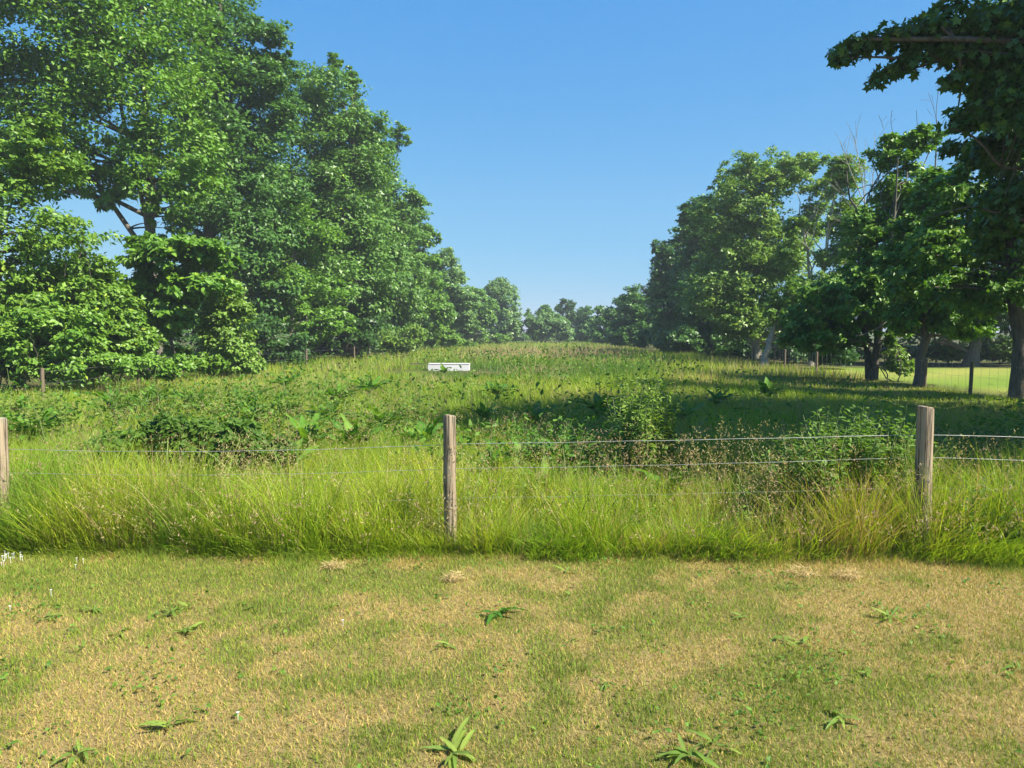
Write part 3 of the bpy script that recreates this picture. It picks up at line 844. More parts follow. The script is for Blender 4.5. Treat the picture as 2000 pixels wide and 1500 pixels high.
for pts, r0 in (([(2080, 120), (1900, 105), (1760, 112), (1632, 108)], .045), ([(1850, 110), (1800, 130), (1745, 140), (1712, 160)], .018),
                ([(2080, 330), (1960, 330), (1890, 260), (1850, 250)], .03), ([(2100, 440), (1990, 430), (1900, 400), (1790, 430)], .03)):
    q = np.array([np.array(P(a, b, 9.8)) for a, b in pts]); tt = np.linspace(0, 3, 14)
    q = np.stack([np.interp(tt, range(4), q[:, i]) for i in range(3)], -1) + rng.normal(0, .012, (14, 3))
    tube(tb, q, np.linspace(r0, .006, 14), 6)
tb.v = [a - np.array([12.6, 8.6, 0]) for a in tb.v]
obj('limb', tb.mesh('limb', M_BARK, True), near)

# bare twigs standing out of the thin crowned tree and its neighbour
def bare(label, d, fans, base, br=.08, bm=None):
    tb = Bag()
    for (x0, y0, x1, y1, r0, kids) in fans:
        a = np.array(P(x0, y0, d)); b = np.array(P(x1, y1, d + rng.normal(0, .5)))
        m = (a + b) / 2 + rng.normal(0, .12, 3)
        r0 *= .6; st = bez(a, m, b, 9); tube(tb, st, np.linspace(r0, .007, 9), 5)
        for k in range(kids):
            i = rng.integers(2, 8); e = st[i] + (b - a) * (.15 + .25 * rng.random()) + rng.normal(0, .28, 3) * np.array([1, 1, .4])
            tube(tb, bez(st[i], (st[i] + e) / 2 + rng.normal(0, .05, 3), e, 5), np.linspace(r0 * .4, .006, 5), 4)
    B = np.array([*base, 0.]); tube(tb, bez(B, (B + np.array(P(fans[0][0], fans[0][1], d))) / 2 + [.2, 0, 0], np.array(P(fans[0][0], fans[0][1], d)), 10), np.linspace(br, br * .45, 10), 8)
    tb.v = [a - B for a in tb.v]
    r = empty('dead_tree', (B[0], B[1], 0)); tag(r, label, 'dead tree'); obj('trunk', tb.mesh('trunk', bm or M_PALE, True), r)
bare('half dead tree with bare grey twigs standing above the right row', 33,
     [(1690, 400, 1668, 265, .04, 7), (1690, 400, 1640, 275, .035, 6), (1700, 420, 1708, 258, .03, 5), (1680, 330, 1645, 290, .02, 4),
      (1710, 420, 1730, 300, .03, 4), (1695, 440, 1610, 350, .022, 5), (1700, 460, 1580, 400, .018, 4), (1690, 380, 1690, 280, .025, 6)], (P(1712, 700, 33).x, 33))
bare('slim bare stems poking out beside the near sycamore', 27,
     [(1830, 250, 1836, 160, .02, 3), (1832, 250, 1812, 180, .015, 2), (1793, 260, 1790, 215, .015, 0), (1745, 260, 1742, 215, .014, 2), (1725, 250, 1716, 225, .012, 1)], (P(1793, 700, 27).x, 27), .05, M_BARK)

# arched dead branch on the left
tb = Bag()
pts = np.array([np.array(P(a, b, 41)) for a, b in [(676, 678), (684, 665), (700, 659), (716, 660), (722, 672), (722, 690)]])
tt = np.linspace(0, 5, 16)
q = np.stack([np.interp(tt, range(6), pts[:, i]) for i in range(3)], -1)
for _ in range(2): q[1:-1] = (q[:-2] + q[2:] + q[1:-1]) / 3
tube(tb, q, np.linspace(.06, .035, 16), 7)
tube(tb, bez(q[9], q[9] + [.3, 0, .25], q[9] + [.75, 0, .3], 6), np.linspace(.03, .01, 6), 5)
tag(obj('dead_branch', tb.mesh('dead_branch', M_PALE, True)), 'bare grey branch arching out of the bushes on the left above the meadow', 'branch')
# pale bare twig at the right under the dark sprays
tb = Bag()
q = bez(np.array(P(1672, 656, 23)), np.array(P(1702, 652, 23)), np.array(P(1732, 628, 23)), 8)
tube(tb, q, np.linspace(.012, .02, 8), 5)
tag(obj('bare_twig', tb.mesh('bare_twig', M_PALE, True)), 'pale bare twig hanging under the dark sprays of the twin trunked tree', 'twig')

# ------------------------------------------------------------------ fences
def post_mesh(h, r, mat, seed=0, sides=20, below=.25, taper=.0):
    g = np.random.default_rng(seed)
    zs = np.array([-below, 0, .12, .3, .5, .7, .85, 1.0]) ; zs = np.where(zs > 0, zs * h, zs)
    zs = np.concatenate([zs[:-1], [h - .012, h - .003, h, h + .002]])
    rs = np.concatenate([np.ones(len(zs) - 4) * 1.0, [1.0, .965, .90, .45]]) * r
    ang = np.linspace(0, 2 * np.pi, sides, endpoint=False)
    wob = 1 + g.normal(0, .018, sides)
    V = []
    for i, (z, q) in enumerate(zip(zs, rs)):
        bx, by = g.normal(0, .0015, 2)
        q = q * (1 + taper * (1 - z / h))
        V.append(np.stack([bx + q * wob * np.cos(ang), by + q * wob * np.sin(ang), np.full(sides, z) + (z > h - .02) * .006 * np.cos(ang + seed)], -1))
    V = np.concatenate(V + [np.array([[0, 0, h + .002]])])
    m = len(zs); i = np.arange(m - 1)[:, None] * sides; j = np.arange(sides)[None]; j2 = (j + 1) % sides
    f = np.stack([i + j, i + j2, i + sides + j2, i + sides + j], -1).reshape(-1, 4)
    t = np.stack([(m - 1) * sides + j[0], (m - 1) * sides + j2[0], np.full(sides, m * sides)], -1)
    return mesh_np('fence_post', V, [f, t], mat, True)

fence = empty('wire_fence', (0, 5.4, 0))
tag(fence, 'wire fence on round weathered wooden posts between the mown strip and the meadow', 'fence')
def near_post(px, d, toppy, r, leanx, seed, label):
    b = P(px, 900, d); z = P(px, toppy, d).z
    o = obj('fence_post', post_mesh(z, r, M_POST, seed), fence, (b.x, d - 5.4, 0))
    o.rotation_euler = (0, leanx, seed * .9); o.rotation_euler = (0, leanx, 0)
    o['label'] = label
    return (b.x, d, z, o, r)
posts = [near_post(-3, 5.5, 816, .058, .01, 1, 'round post cut by the left edge of the picture'),
         near_post(879, 5.36, 811, .046, -.004, 2, 'round post in the middle'),
         near_post(1807, 5.3, 794, .0545, -.012, 3, 'round post on the right')]
# wires run along the far face of the posts
def wire_pts(zl, zm, zr, sagl, sagr, zend):
    a, b, c = posts
    off = .055
    seg = []
    A = np.array([a[0] - 3.2, a[1] + off + .1, zl - .02]); A1 = np.array([a[0], a[1] + off, zl]); Bm = np.array([b[0], b[1] + off, zm]); Cr = np.array([c[0], c[1] + off, zr]); D = np.array([c[0] + 3.3, c[1] + off - .2, zend])
    out = []
    for p, q, s in ((A, A1, .01), (A1, Bm, sagl), (Bm, Cr, sagr), (Cr, D, .01)):
        t = np.linspace(0, 1, 14)[:-1, None]
        out.append(p + (q - p) * t - np.array([0, 0, 1]) * (4 * s * t * (1 - t)))
    out = np.concatenate(out + [D[None]])
    out[:, 2] += .0016 * np.sin(np.arange(len(out)) * 1.9)
    return out
def zat(px, py, d): return P(px, py, d).z
wires = [(zat(20, 879, 5.5), zat(878, 868, 5.4), zat(1808, 849, 5.35), .035, .005, zat(2000, 862, 5.2)),
         (zat(20, 926, 5.5), zat(878, 916, 5.4), zat(1808, 893, 5.35), .03, .012, zat(2000, 912, 5.2)),
         (zat(20, 985, 5.5), zat(878, 974, 5.4), zat(1808, 952, 5.35), .03, .008, zat(2000, 968, 5.2))]
for i, wdat in enumerate(wires):
    b = Bag(); tube(b, wire_pts(*wdat) - np.array([0, 5.4, 0]), .0017 if i == 0 else (.0012 if i == 1 else .0006), 6)
    obj('wire', b.mesh('wire', M_WIRE, True), fence)
# staples holding the wires
for (x, d, z, o, r) in posts:
    for i, wdat in enumerate(wires):
        zz = wdat[[p[3] for p in posts].index(o)]
        b = Bag()
        q = bez(np.array([-.012, r * .98, zz + .012]), np.array([0, r + .022, zz]), np.array([.012, r * .98, zz - .012]), 6)
        tube(b, q, .0018, 5)
        obj('staple', b.mesh('staple', M_WIRE, True), o)

def back_fence(name, label, items, mat, r, ph, mesh=False):
    root = empty(name, (items[0][0], items[0][1], 0)); tag(root, label, 'fence')
    o0 = np.array([items[0][0], items[0][1], 0.])
    me = None
    tops = []
    for k, (x, y, h, ln) in enumerate(items):
        me = post_mesh(h, r, mat, 20 + k, 9)
        o = obj('fence_post', me, root, (x - o0[0], y - o0[1], 0)); o.rotation_euler = (0, ln, 0)
        tops.append(np.array([x, y, h]))
    for fz in ph:
        b = Bag()
        for p, q in zip(tops[:-1], tops[1:]):
            tube(b, np.stack([p * [1, 1, fz], (p + q) / 2 * [1, 1, fz] - [0, 0, .02], q * [1, 1, fz]]) - o0 + [r + .002, 0, 0], .0015, 4)
        obj('wire', b.mesh('wire', M_WIRE), root)
    if mesh:
        b = Bag()
        for p, q in zip(tops[:-1], tops[1:]):
            L = np.linalg.norm((q - p)[:2]); m = int(L / .3)
            for i in range(1, m):
                c = p + (q - p) * i / m - o0 + [r + .002, 0, 0]
                tube(b, np.array([[c[0], c[1], .05], [c[0], c[1], c[2] * .95]]), .0022, 4)
        tag(obj('mesh_wires', b.mesh('mesh_wires', M_WIRE), root), kind='stuff')
def bp(px, toppy, d, ln=0): p = P(px, toppy, d); return (p.x, d, max(.85, p.z + .05), ln)
back_fence('field_fence', 'thin wooden posts of the fence along the foot of the left tree row',
           [bp(82, 724, 15.5), bp(268, 704, 20.5, .02), bp(414, 705, 24, -.01), bp(512, 699, 28, -.14), bp(598, 697, 32, .02), bp(692, 691, 39), bp(718, 689, 43), bp(752, 688, 50)],
           M_DARKPOST, .038, (.9, .6))
back_fence('garden_fence', 'dark posts with wire mesh between the meadow and the sunlit lawn',
           [bp(2040, 722, 16.5), bp(1897, 725, 18.9, .01), bp(1807, 726, 21, .02), bp(1700, 716, 24.5), bp(1595, 709, 28), bp(1533, 700, 32), bp(1513, 694, 34), bp(1493, 694, 36), bp(1472, 695, 38)],
           M_DARKPOST, .045, (.92, .55), True)

# white panel lying at the meadow edge
def box(bag, c, s, rot=0):
    x, y, z = [q / 2 for q in s]
    v = np.array([[a, b, d] for d in (-z, z) for a, b in ((-x, -y), (x, -y), (x, y), (-x, y))])
    co, si = math.cos(rot), math.sin(rot)
    v = v @ np.array([[co, si, 0], [-si, co, 0], [0, 0, 1]]) + np.array(c)
    bag.add(v, np.array([[0, 3, 2, 1], [4, 5, 6, 7], [0, 1, 5, 4], [1, 2, 6, 5], [2, 3, 7, 6], [3, 0, 4, 7]]))
d0 = 31.0
pl = P(838, 706, d0); pr_ = P(917, 705, d0); zt = pr_.z - .10
W_ = pr_.x - pl.x
trough = empty('water_trough', ((pl.x + pr_.x) / 2, d0, 0)); tag(trough, 'low white box like trough half sunk in the grass left of centre', 'trough')
b = Bag(); box(b, (0, 0, zt / 2 - .02), (W_, .9, zt - .04)); obj('side_panel', b.mesh('side_panel', M_WHITE), trough)
b = Bag(); box(b, (0, 0, zt - .012), (W_ + .02, .92, .02)); obj('rim', b.mesh('rim', flat_mat('grey_rim', (.50, .49, .48), .7)), trough)
b = Bag(); box(b, (-W_ / 2 - .55, .1, zt - .02), (.55, .06, .05)); obj('pipe_cover', b.mesh('pipe_cover', M_DARKPOST), trough)

# lantern on a thin stake in the garden
p = P(1982, 711, 22.5)
lamp = empty('bird_table', (p.x, 22.5, 0)); tag(lamp, 'thin stake with small pale flat top on the sunlit lawn by the right edge', 'bird table')
b = Bag(); tube(b, np.array([[0, 0, -.1], [0, 0, p.z - .02]]), .012, 8); obj('stake', b.mesh('stake', M_DARKMETAL), lamp)
b = Bag(); tube(b, np.array([[0, 0, p.z - .03], [0, 0, p.z - .02], [0, 0, p.z + .02], [0, 0, p.z + .05]]), np.array([.02, .11, .09, .01]), 14, True)
obj('top', b.mesh('top', flat_mat('pale_plastic', (.6, .6, .6), .4)), lamp)

# ------------------------------------------------------------------ docks and other broad leaved weeds
def dockleaf_mesh(name, L, W, wave, c, seed, droop=.35, seg=7):
    g = np.random.default_rng(seed)
    t = np.linspace(0, 1, seg + 1)
    prof = np.sin(np.pi * np.clip(t * .93 + .05, 0, 1)) ** .7 * (1 - .35 * t)
    prof[0] = .08; prof[-1] = .02
    x = L * t; zc = -droop * L * t ** 2
    V = []; 
    for i in range(seg + 1):
        hw = W * prof[i] / 2
        wv = wave * W * math.sin(i * 2.1 + seed)
        V += [[x[i], hw, zc[i] + .10 * hw + wv], [x[i], 0, zc[i] - .14 * hw], [x[i], -hw, zc[i] + .10 * hw - wv * .7]]
    V = np.array(V)
    f = []
    for i in range(seg):
        for j in (0, 1):
            f.append([3 * i + j, 3 * i + j + 1, 3 * i + 4 + j, 3 * i + 3 + j])
    cc = np.tile(np.array(c), (len(V), 1)) * (.85 + .3 * g.random((len(V), 1)))
    cc[1::3] *= 1.35
    return mesh_np(name, V, np.array(f), M_WEED, True, cc)
DC1 = (.085, .195, .018); DC2 = (.058, .145, .016); DC3 = (.13, .23, .03)
leaf_protos = [dockleaf_mesh('leaf', 1, .36, .16, DC1, 1, .5), dockleaf_mesh('leaf', 1, .42, .2, DC2, 2, .7), dockleaf_mesh('leaf', 1, .32, .14, DC3, 3, .4), dockleaf_mesh('leaf', 1, .40, .24, DC2, 4, .9)]
LQ = random.Random(8)
def rosette(name, label, cat, loc, nleaf, L, tilt, group, stem_h=0, protos=leaf_protos, stemleaves=0):
    root = empty(name, loc, LQ.random() * 6.28); tag(root, label, cat, group)
    for i in range(nleaf):
        o = obj('leaf', LQ.choice(protos), root, (LQ.uniform(-.02, .02), LQ.uniform(-.02, .02), .01))
        s = L * LQ.uniform(.5, 1.2)
        o.scale = (s, s * LQ.uniform(.85, 1.2), s)
        o.rotation_euler = (LQ.uniform(-.4, .4), -(tilt + LQ.uniform(-.3, .3)), i * 2.399 + LQ.uniform(-.8, .8))
    if stem_h:
        b = Bag(); tube(b, bez([0, 0, 0], [LQ.uniform(-.04, .04), .02, stem_h * .5], [LQ.uniform(-.08, .08), .0, stem_h], 7), np.linspace(.008, .003, 7), 6)
        m = 60; tt = rng.random(m) ** .7
        pos = np.stack([rng.normal(0, .016, m), rng.normal(0, .016, m), stem_h * (.45 + .55 * tt)], -1)
        st = b.mesh('stem', M_WEED2, True)
        so = obj('stem', st, root)
        for i in range(stemleaves):
            o = obj('leaf', LQ.choice(protos), root, (0, 0, stem_h * (.15 + .75 * i / stemleaves)))
            s = L * LQ.uniform(.45, .75) * (1 - .5 * i / stemleaves)
            o.scale = (s, s, s); o.rotation_euler = (LQ.uniform(-.3, .3), -LQ.uniform(.3, .9), i * 2.399)
    return root
M_WEED2 = flat_mat('green_stem', (.16, .22, .06), .6)

docks = [ # px, py(centre), distance, size, label
 (1335, 800, 12.5, .36, 10, .55, 'upright dark dock at the edge of the tree shadow, right of the tall weed'),
 (1040, 810, 12, .36, 9, .0, 'dock with broad leaves above the top wire right of the middle post'),
 (945, 808, 12.5, .30, 7, .0, 'small dock just right of the middle post top'),
 (970, 765, 17, .36, 8, .5, 'lone dark dock further out, straight above the middle post'),
 (830, 838, 9.8, .34, 12, .0, 'large dock just left of the middle post top'),
 (745, 815, 11.5, .36, 12, .0, 'bushy dock left of the middle post, second from it'),
 (690, 850, 9.5, .34, 11, .0, 'dock with pale folded leaves, third left of the middle post'),
 (640, 800, 12, .36, 12, .5, 'tall dock in the middle of the dense stand left of centre'),
 (600, 845, 9.6, .34, 12, .0, 'dock at the right end of the dark bramble mound'),
 (560, 780, 13, .36, 11, .6, 'dock standing above the dark bramble mound'),
 (500, 800, 12, .34, 10, .4, 'dock behind the crest of the bramble mound'),
 (560, 890, 7.9, .30, 9, .0, 'dock in front of the right end of the bramble mound'),
 (470, 770, 14, .38, 11, .5, 'dock in the row above the bramble mound, left of the tallest weeds'),
 (380, 765, 14.5, .38, 10, .5, 'dock below the third thin post of the left fence'),
 (300, 760, 15, .38, 11, .5, 'dock below the second thin post of the left fence'),
 (230, 775, 13.5, .36, 10, .4, 'dock between the left edge weeds and the bramble mound'),
 (60, 830, 10, .36, 14, .5, 'big leafy dock beside the post at the left edge'),
 (20, 790, 12, .36, 12, .6, 'dock standing behind the post at the left edge'),
 (100, 800, 11.5, .32, 9, .4, 'dock right of the big leafy dock at the left'),
 (1020, 880, 8.2, .28, 8, .35, 'dock crossed by the top wire, first right of the middle post'),
 (1100, 890, 8, .30, 9, .35, 'dock crossed by both wires midway between the posts'),
 (960, 895, 7.8, .22, 6, .3, 'small dark leaved dock low beside the middle post'),
 (1170, 790, 13, .36, 10, .5, 'left one of the two docks behind the tall pale weed'),
 (1215, 800, 12.5, .36, 9, .5, 'right one of the two docks behind the tall pale weed'),
 (1060, 930, 7.2, .24, 7, 0, 'low dock under the second wire right of the middle post'),
 (555, 735, 20, .42, 9, .4, 'dark dock clump near the leaning thin post of the left fence'),
 (720, 745, 18, .40, 9, .5, 'dock clump far out below the arched dead branch'),
 (868, 728, 27, .3, 4, 0, 'dock growing up in front of the white trough'),
 (660, 765, 15.5, .38, 10, .5, 'dock far out left of centre, above the dense stand'),
 (1400, 775, 15, .30, 8, .4, 'sunlit dock at the top of the tree shadow'),
 (1500, 760, 17, .34, 8, .3, 'dock in the lit grass right of the tree shadow edge'),
 (1300, 940, 6.9, .22, 6, 0, 'grey green low dock in the lit grass right of centre'),
]
for (px, py, d, s, nl, sh, lab) in docks:
    c = P(px, py, d)
    rosette('dock_plant', lab, 'dock plant', (c.x, d, .10 + float(ground_h(c.x, d))), nl + 9, s * 1.3, 1.1 if d > 7.5 else .95, 'docks in the meadow',
            sh * 1.5, leaf_protos, 5 if sh else 0)

# tall pale weed between the wires
def leafy_stems(name, label, cat, root_xy, stems, size, cols, tmpl=OVAL, group=None, part='foliage', dens=26, spread=.18):
    """stems: list of (x, y, h, lean)"""
    tb = Bag(); lb = Bag()
    B = np.array([root_xy[0], root_xy[1], 0.])
    for (x, y, h, lx, ly) in stems:
        p0 = np.array([x, y, 0.]); p2 = p0 + np.array([lx, ly, h]); st = bez(p0, p0 + np.array([lx * .2, ly * .2, h * .6]), p2, 8)
        tube(tb, st - B, np.linspace(.006, .002, 8), 5)
        m = dens; t = .18 + .82 * rng.random(m)
        i = np.clip((t * 7).astype(int), 0, 6); fr = (t * 7 - i)[:, None]
        pos = st[i] * (1 - fr) + st[i + 1] * fr
        a = rng.random(m) * 6.28
        ax = np.stack([np.cos(a), np.sin(a), rng.normal(.15, .35, m)], -1)
        pos = pos + ax * .02
        nr = norm(np.stack([-np.cos(a) * .3, -np.sin(a) * .3, np.ones(m)], -1) + rng.normal(0, .35, (m, 3)))
        L = size * (1.15 - .65 * t) * (.7 + .6 * rng.random(m))
        c = mixc(cols[0], cols[1], rng.random(m)) * (.8 + .4 * rng.random(m))[:, None]
        lb.add(*bake(tmpl, pos - B, ax, nr, L, L * .75, c))
    root = empty(name, (B[0], B[1], 0)); tag(root, label, cat, group)
    tag(obj('stems', tb.mesh('stems', M_WEED2), root), kind='stuff')
    tag(obj(part, lb.mesh(part, M_WEED), root), kind='stuff')
    return root
def mk(px0, px1, d0, d1, n, h0, h1, ln=.12):
    out = []
    for _ in range(n):
        d = random.uniform(d0, d1); px = random.uniform(px0, px1)
        out.append((P(px, 800, d).x, d, random.uniform(h0, h1), random.gauss(0, ln), random.gauss(0, ln)))
    return out
leafy_stems('tall_weed', 'tall pale green leafy weed standing alone above the wires right of centre', 'weed', (1.5, 8.7),
            mk(1210, 1315, 7.7, 8.6, 40, .78, 1.12), .085, ((.14, .24, .035), (.22, .32, .06)), dens=70)
leafy_stems('nettle_patch', 'dense patch of nettles crowding the left side of the right hand post', 'nettles', (P(1700, 800, 6).x, 6),
            mk(1600, 1785, 5.5, 6.7, 140, .66, 1.0) + mk(1500, 1640, 5.7, 6.7, 40, .50, .76), .085, ((.085, .18, .025), (.16, .26, .05)), dens=46)
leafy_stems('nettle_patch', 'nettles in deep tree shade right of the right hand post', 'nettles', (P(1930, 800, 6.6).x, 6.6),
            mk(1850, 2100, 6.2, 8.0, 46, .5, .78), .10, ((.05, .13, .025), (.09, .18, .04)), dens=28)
leafy_stems('weed_clump', 'low weeds with pale leaves on the ground behind the right hand post', 'weed', (P(1930, 900, 5.5).x, 5.5),
            mk(1860, 2080, 5.2, 5.9, 40, .35, .56), .06, ((.09, .18, .04), (.15, .25, .07)), dens=30)
leafy_stems('weed_clump', 'leafy weeds among the docks at the left edge', 'weed', (P(80, 800, 11).x, 11),
            mk(-40, 130, 9.5, 12, 44, .5, .85), .10, ((.11, .19, .022), (.19, .27, .04)), dens=24)
leafy_stems('weed_clump', 'leafy weeds standing among the docks left of the middle post', 'weed', (P(620, 800, 12).x, 12),
            mk(440, 840, 9.5, 14, 90, .4, .75), .10, ((.10, .18, .022), (.19, .27, .04)), dens=22)
leafy_stems('weed_clump', 'dark weeds behind the bramble mound on the left', 'weed', (P(330, 780, 13).x, 13),
            mk(200, 480, 11, 15, 60, .4, .72), .11, ((.08, .16, .020), (.16, .24, .04)), dens=20)
leafy_stems('weed_clump', 'mixed low weeds between the middle post and the tall pale weed', 'weed', (P(1080, 860, 9).x, 9),
            mk(1000, 1200, 7.6, 10, 46, .35, .62), .10, ((.07, .17, .025), (.14, .25, .045)), dens=20)
leafy_stems('weed_clump', 'soft leafy weeds growing through the long grass left of the middle post', 'weed', (P(500, 950, 6.2).x, 6.2),
            mk(120, 860, 5.5, 7.2, 90, .3, .55), .05, ((.12, .22, .025), (.20, .30, .045)), dens=18)
leafy_stems('weed_clump', 'soft leafy weeds growing through the long grass between the middle and right posts', 'weed', (P(1300, 950, 6.2).x, 6.2),
            mk(900, 1700, 5.5, 7.2, 90, .3, .55), .05, ((.12, .22, .025), (.20, .30, .045)), dens=18)
# bramble mound on the left
def bramble():
    c = P(330, 870, 8.6)
    lumps = [(420, 862, 120, 46), (280, 872, 110, 46), (175, 900, 80, 32), (510, 880, 70, 40), (340, 842, 90, 30)]
    cs, rs = lump_points(lumps, 7.8, 260, .35, .5, .3)
    k = cs[:, 2] > .05; cs, rs = cs[k], rs[k]
    B = np.array([c.x, 8.6, 0])
    v, f, cc = leafset(cs, rs * (.7 + .8 * rng.random(len(rs))), 50, np.array([c.x, 8.6, 0]), .066, 'dark', OVAL, .8)
    cc = cc * np.array([1.7, 1.35, 1.0])
    root = empty('bramble_mound', (c.x, 8.6, 0)); tag(root, 'dark green arched mound of bramble and nettles behind the fence on the left', 'bramble')
    obj('foliage', mesh_np('foliage', v - B, f, M_WEED, False, cc), root)
    tb = Bag()
    for i in range(40):
        e = cs[rng.integers(len(cs))]; p0 = np.array([e[0] + rng.normal(0, .4), e[1] + rng.normal(0, .2), 0])
        tube(tb, bez(p0 - B, (p0 + e) / 2 - B + [0, 0, .3], e - B, 7), np.linspace(.006, .003, 7), 5)
    tag(obj('stems', tb.mesh('stems', M_WEED2), root), kind='stuff')
bramble()

# scattered broad leaves in the meadow that nobody could count
def groundcover():
    n = 56000
    y = 7.5 + 60 * rng.random(n) ** 1.9
    x = (rng.random(n) * 2 - 1) * (y * .66 + 1)
    tan, deep = meadow_zone(x, y)
    px, py = proj(x, y, .3)
    dens = sstep(.52, .66, fnoise(x, y, 1.7, 111)) * .5 + deep * .6
    dens += 1.3 * sstep(.5, .62, fnoise(x, y, 1.1, 121)) * np.exp(-((px - 420) / 480) ** 2 - ((py - 785) / 60) ** 2)
    dens *= sstep(.38, .5, fnoise(x, y, .7, 131))
    k = (rng.random(n) < dens) & meadow_ok(x, y) & ~((np.abs(x + 2.6) < 2.2) & (y < 31) & (y > 22)) & ~((x > 7) & (y > 11)); x, y = x[k], y[k]; n = len(x)
    z = .16 + .48 * rng.random(n) * (.6 + .8 * fnoise(x, y, 1.2, 9))
    pos = np.stack([x, y, z], -1)
    u = norm(rng.normal(0, 1, (n, 3)) + [0, 0, .6]); ax = norm(np.cross(u, rng.normal(0, 1, (n, 3))))
    c = mixc(DC2, DC3, rng.random(n)) * (.8 + .5 * rng.random(n))[:, None]
    L = (.06 + .07 * rng.random(n)) * (.6 + y / 34)
    v, f, cc = bake(OVAL, pos, ax, u, L, L * .7, c)
    tag(obj('meadow_weeds', mesh_np('meadow_weeds', v, f, M_WEED, False, cc)), 'low broad leaved weeds mixed through the meadow grass', 'weeds', kind='stuff')
groundcover()

def clover():
    n = 26000
    y = 2.4 + 2.8 * rng.random(n); x = (rng.random(n) * 2 - 1) * (y * .7 + 1)
    k = rng.random(n) < sstep(.56, .74, fnoise(x, y, .38, 151)) * .5 + .02; x, y = x[k], y[k]; n = len(x)
    pos = np.stack([x, y, .012 + .02 * rng.random(n)], -1)
    u = norm(rng.normal(0, .5, (n, 3)) + [0, 0, 1]); ax = norm(np.cross(u, rng.normal(0, 1, (n, 3))))
    c = mixc([.07, .17, .022], [.16, .26, .04], rng.random(n)) * (.8 + .4 * rng.random(n))[:, None]
    L = .012 + .022 * rng.random(n)
    v, f, cc = bake(OVAL, pos, ax, u, L, L * .9, c)
    tag(obj('clover', mesh_np('clover', v, f, M_WEED, False, cc)), 'small clover and weed leaves in scattered mats on the mown strip', 'clover', kind='stuff')
clover()

# rosettes on the mown strip
lawn_protos = [dockleaf_mesh('leaf', 1, .20, .10, (.20, .27, .05), 11, .35, 6), dockleaf_mesh('leaf', 1, .26, .14, (.13, .21, .035), 12, .6, 6), dockleaf_mesh('leaf', 1, .16, .08, (.16, .24, .05), 13, .15, 5)]
plant = [
 (890, 1478, .15, 12, .35, 'light green plantain rosette at the bottom edge of the picture'),
 (975, 1205, .15, 7, .75, 'dark dock seedling with two upright leaves in the middle of the mown strip'),
 (1735, 1210, .10, 9, .4, 'dark green weed rosette on the mown strip below the right hand post'),
 (1525, 1252, .09, 8, .15, 'flat dark weed on the dry turf right of centre'),
 (1565, 1262, .08, 7, .15, 'flat dark weed joined to its neighbour on the dry turf right of centre'),
 (1345, 1480, .12, 9, .5, 'weed rosette at the bottom edge right of centre'),
 (1395, 1465, .10, 7, .4, 'smaller weed rosette at the bottom edge right of centre'),
 (360, 1240, .11, 12, .3, 'bright green weed rosette on scorched turf at the left'),
 (340, 1200, .09, 8, .4, 'weed rosette above the bright one at the left'),
 (365, 1190, .08, 6, .6, 'upright leaf tuft beside the weeds at the left'),
 (95, 1212, .09, 10, .2, 'flat dark rosette near the left edge of the mown strip'),
 (185, 1196, .09, 9, .2, 'flat rosette second from the left edge'),
 (235, 1240, .08, 8, .1, 'long low weed on the scorched turf at the left'),
 (160, 1272, .06, 6, .6, 'small upright weed in the scorched patch at the left'),
 (545, 1276, .05, 6, .5, 'small weed on the mown strip left of centre'),
 (655, 1186, .06, 6, .3, 'small dark weed left of the middle post below the fence'),
 (490, 1192, .06, 7, .2, 'small flat weed in the green band left of the middle post'),
 (680, 1245, .05, 6, .3, 'tiny weed left of the dark dock seedling'),
 (155, 1478, .08, 7, .5, 'weed near the bottom left corner'),
 (330, 1425, .10, 10, .5, 'grey green tuft on the turf near the bottom left'),
 (1690, 1320, .07, 6, .5, 'pale leaved weed below the right hand post, low in the picture'),
 (1835, 1325, .05, 5, .5, 'small dark weed in the dry patch at the right'),
 (1990, 1312, .08, 7, .4, 'weed at the right edge of the mown strip'),
 (1120, 1255, .06, 6, .3, 'small dark weed right of the dock seedling'),
 (870, 1265, .07, 5, .4, 'slim leaved weed below the dock seedling to its left'),
 (1640, 1410, .09, 7, .3, 'dark green tuft low on the right of the picture'),
 (1180, 1340, .07, 6, .2, 'dark flat weed in the middle of the lower turf'),
 (1450, 1210, .07, 6, .4, 'weed in the green patch right of centre'),
 (1105, 1120, .08, 6, .6, 'pale weed at the foot of the long grass right of the middle post'),
]
for (px, py, s, nl, tl, lab) in plant:
    g = G(px, py)
    rosette('lawn_weed', lab, 'weed', (g.x, g.y, .008), nl, s, tl, 'weeds on the mown strip', protos=lawn_protos if s != .15 or px < 900 else [leaf_protos[1], leaf_protos[3]])

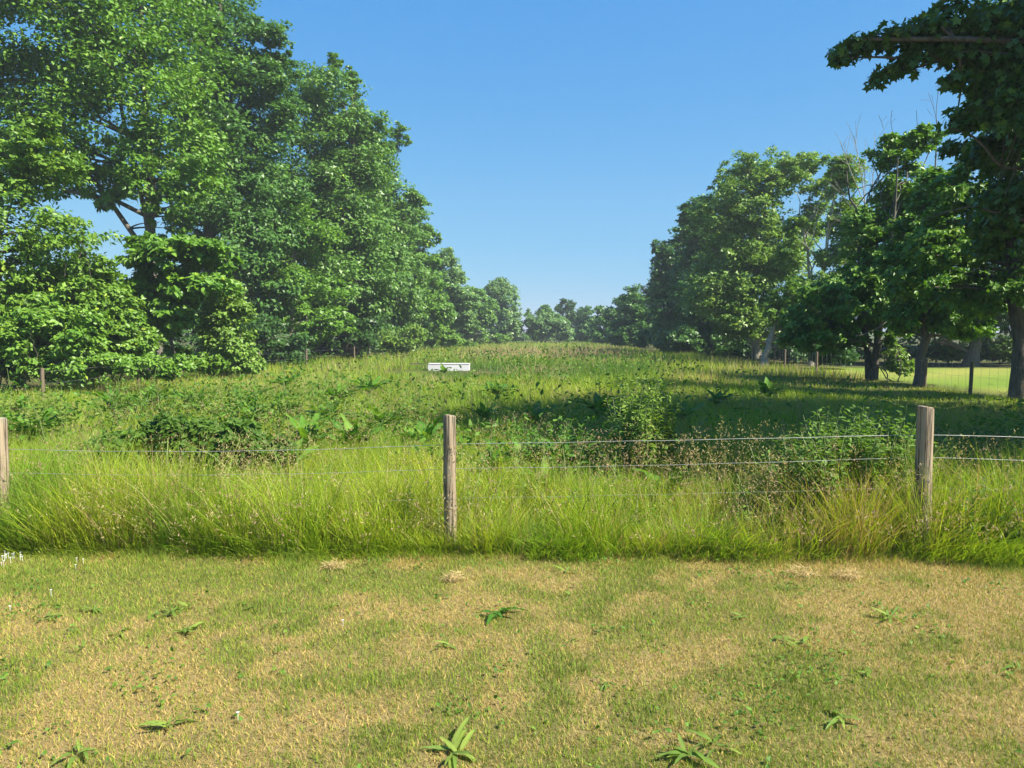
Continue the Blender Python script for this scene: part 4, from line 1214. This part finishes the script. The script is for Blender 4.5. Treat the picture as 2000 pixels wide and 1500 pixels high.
# clumps of dry mowings
def haytuft(px, py, r, label):
    g = G(px, py); n = 260
    a = rng.random(n) * 6.28; q = r * np.sqrt(rng.random(n))
    z = .045 * (1 - (q / r) ** 2) * rng.random(n) + .015
    pos = np.stack([np.cos(a) * q, np.sin(a) * q * .7, z], -1)
    b = rng.random(n) * 6.28
    ax = np.stack([np.cos(b), np.sin(b), rng.normal(0, .35, n)], -1)
    up = norm(rng.normal(0, .5, (n, 3)) + [0, 0, 1])
    c = mixc([.56, .42, .22], [.44, .34, .15], rng.random(n)) * (.75 + .5 * rng.random(n))[:, None]
    v, f, cc = bake(KITE, pos, ax, up, .035 + .03 * rng.random(n), .005, c)
    o = obj('mowings_clump', mesh_np('mowings_clump', v, f, M_LAWN, False, cc), None, (g.x, g.y, .005))
    tag(o, label, 'dry grass clump', 'clumps of dry mowings')
for px, py, r, lab in [
 (1565, 1126, .10, 'larger clump of dry mowings below the right hand post, the left of a pair'),
 (1655, 1130, .08, 'smaller clump of dry mowings, the right of a pair'),
 (650, 1112, .07, 'clump of dry mowings by the long grass left of the middle post'),
 (885, 1135, .07, 'small clump of dry mowings right below the middle post'),
]:
    haytuft(px, py, r, lab)

# daisies on the left edge of the turf
def daisies():
    b = Bag()
    pts = [G(random.uniform(-30, 45), random.uniform(1085, 1108)) for _ in range(24)] + [G(150, 1100), G(163, 1102), G(148, 1112), G(20, 1195), G(465, 1408), G(670, 1225), G(100, 1165)]
    n = len(pts); pos = np.array([[p.x, p.y, .032 + .01 * random.random()] for p in pts])
    per = 8; k = np.repeat(np.arange(n), per); a = np.tile(np.arange(per) * 2 * np.pi / per, n)
    ax = np.stack([np.cos(a), np.sin(a), np.full(n * per, .2)], -1)
    v, f, c = bake(KITE, pos[k], ax, np.tile([[0, 0, 1.]], (n * per, 1)), .008, .008, np.ones((n * per, 3)))
    b.add(v, f)
    for p in pos: tube(b, np.array([[p[0], p[1], 0], p]), .001, 4)
    tag(obj('daisies', b.mesh('daisies', M_PETAL)), 'tiny white daisies scattered at the left edge of the mown strip', 'daisies', kind='stuff')
daisies()


# thin summer haze
hb = Bag(); box(hb, (0, 60, 16.5), (260, 260, 36))
hz = obj('haze', hb.mesh('haze', None))
hm = bpy.data.materials.new('haze_air'); hm.use_nodes = True; ht = hm.node_tree
for n in list(ht.nodes): ht.nodes.remove(n)
ho = ht.nodes.new('ShaderNodeOutputMaterial'); hv = ht.nodes.new('ShaderNodeVolumePrincipled')
hv.inputs['Color'].default_value = (.80, .90, 1.0, 1); hv.inputs['Density'].default_value = .0009; hv.inputs['Anisotropy'].default_value = .1
ht.links.new(hv.outputs[0], ho.inputs['Volume'])
hz.data.materials.append(hm)
tag(hz, 'thin blue summer haze over the whole meadow', 'haze', kind='stuff')
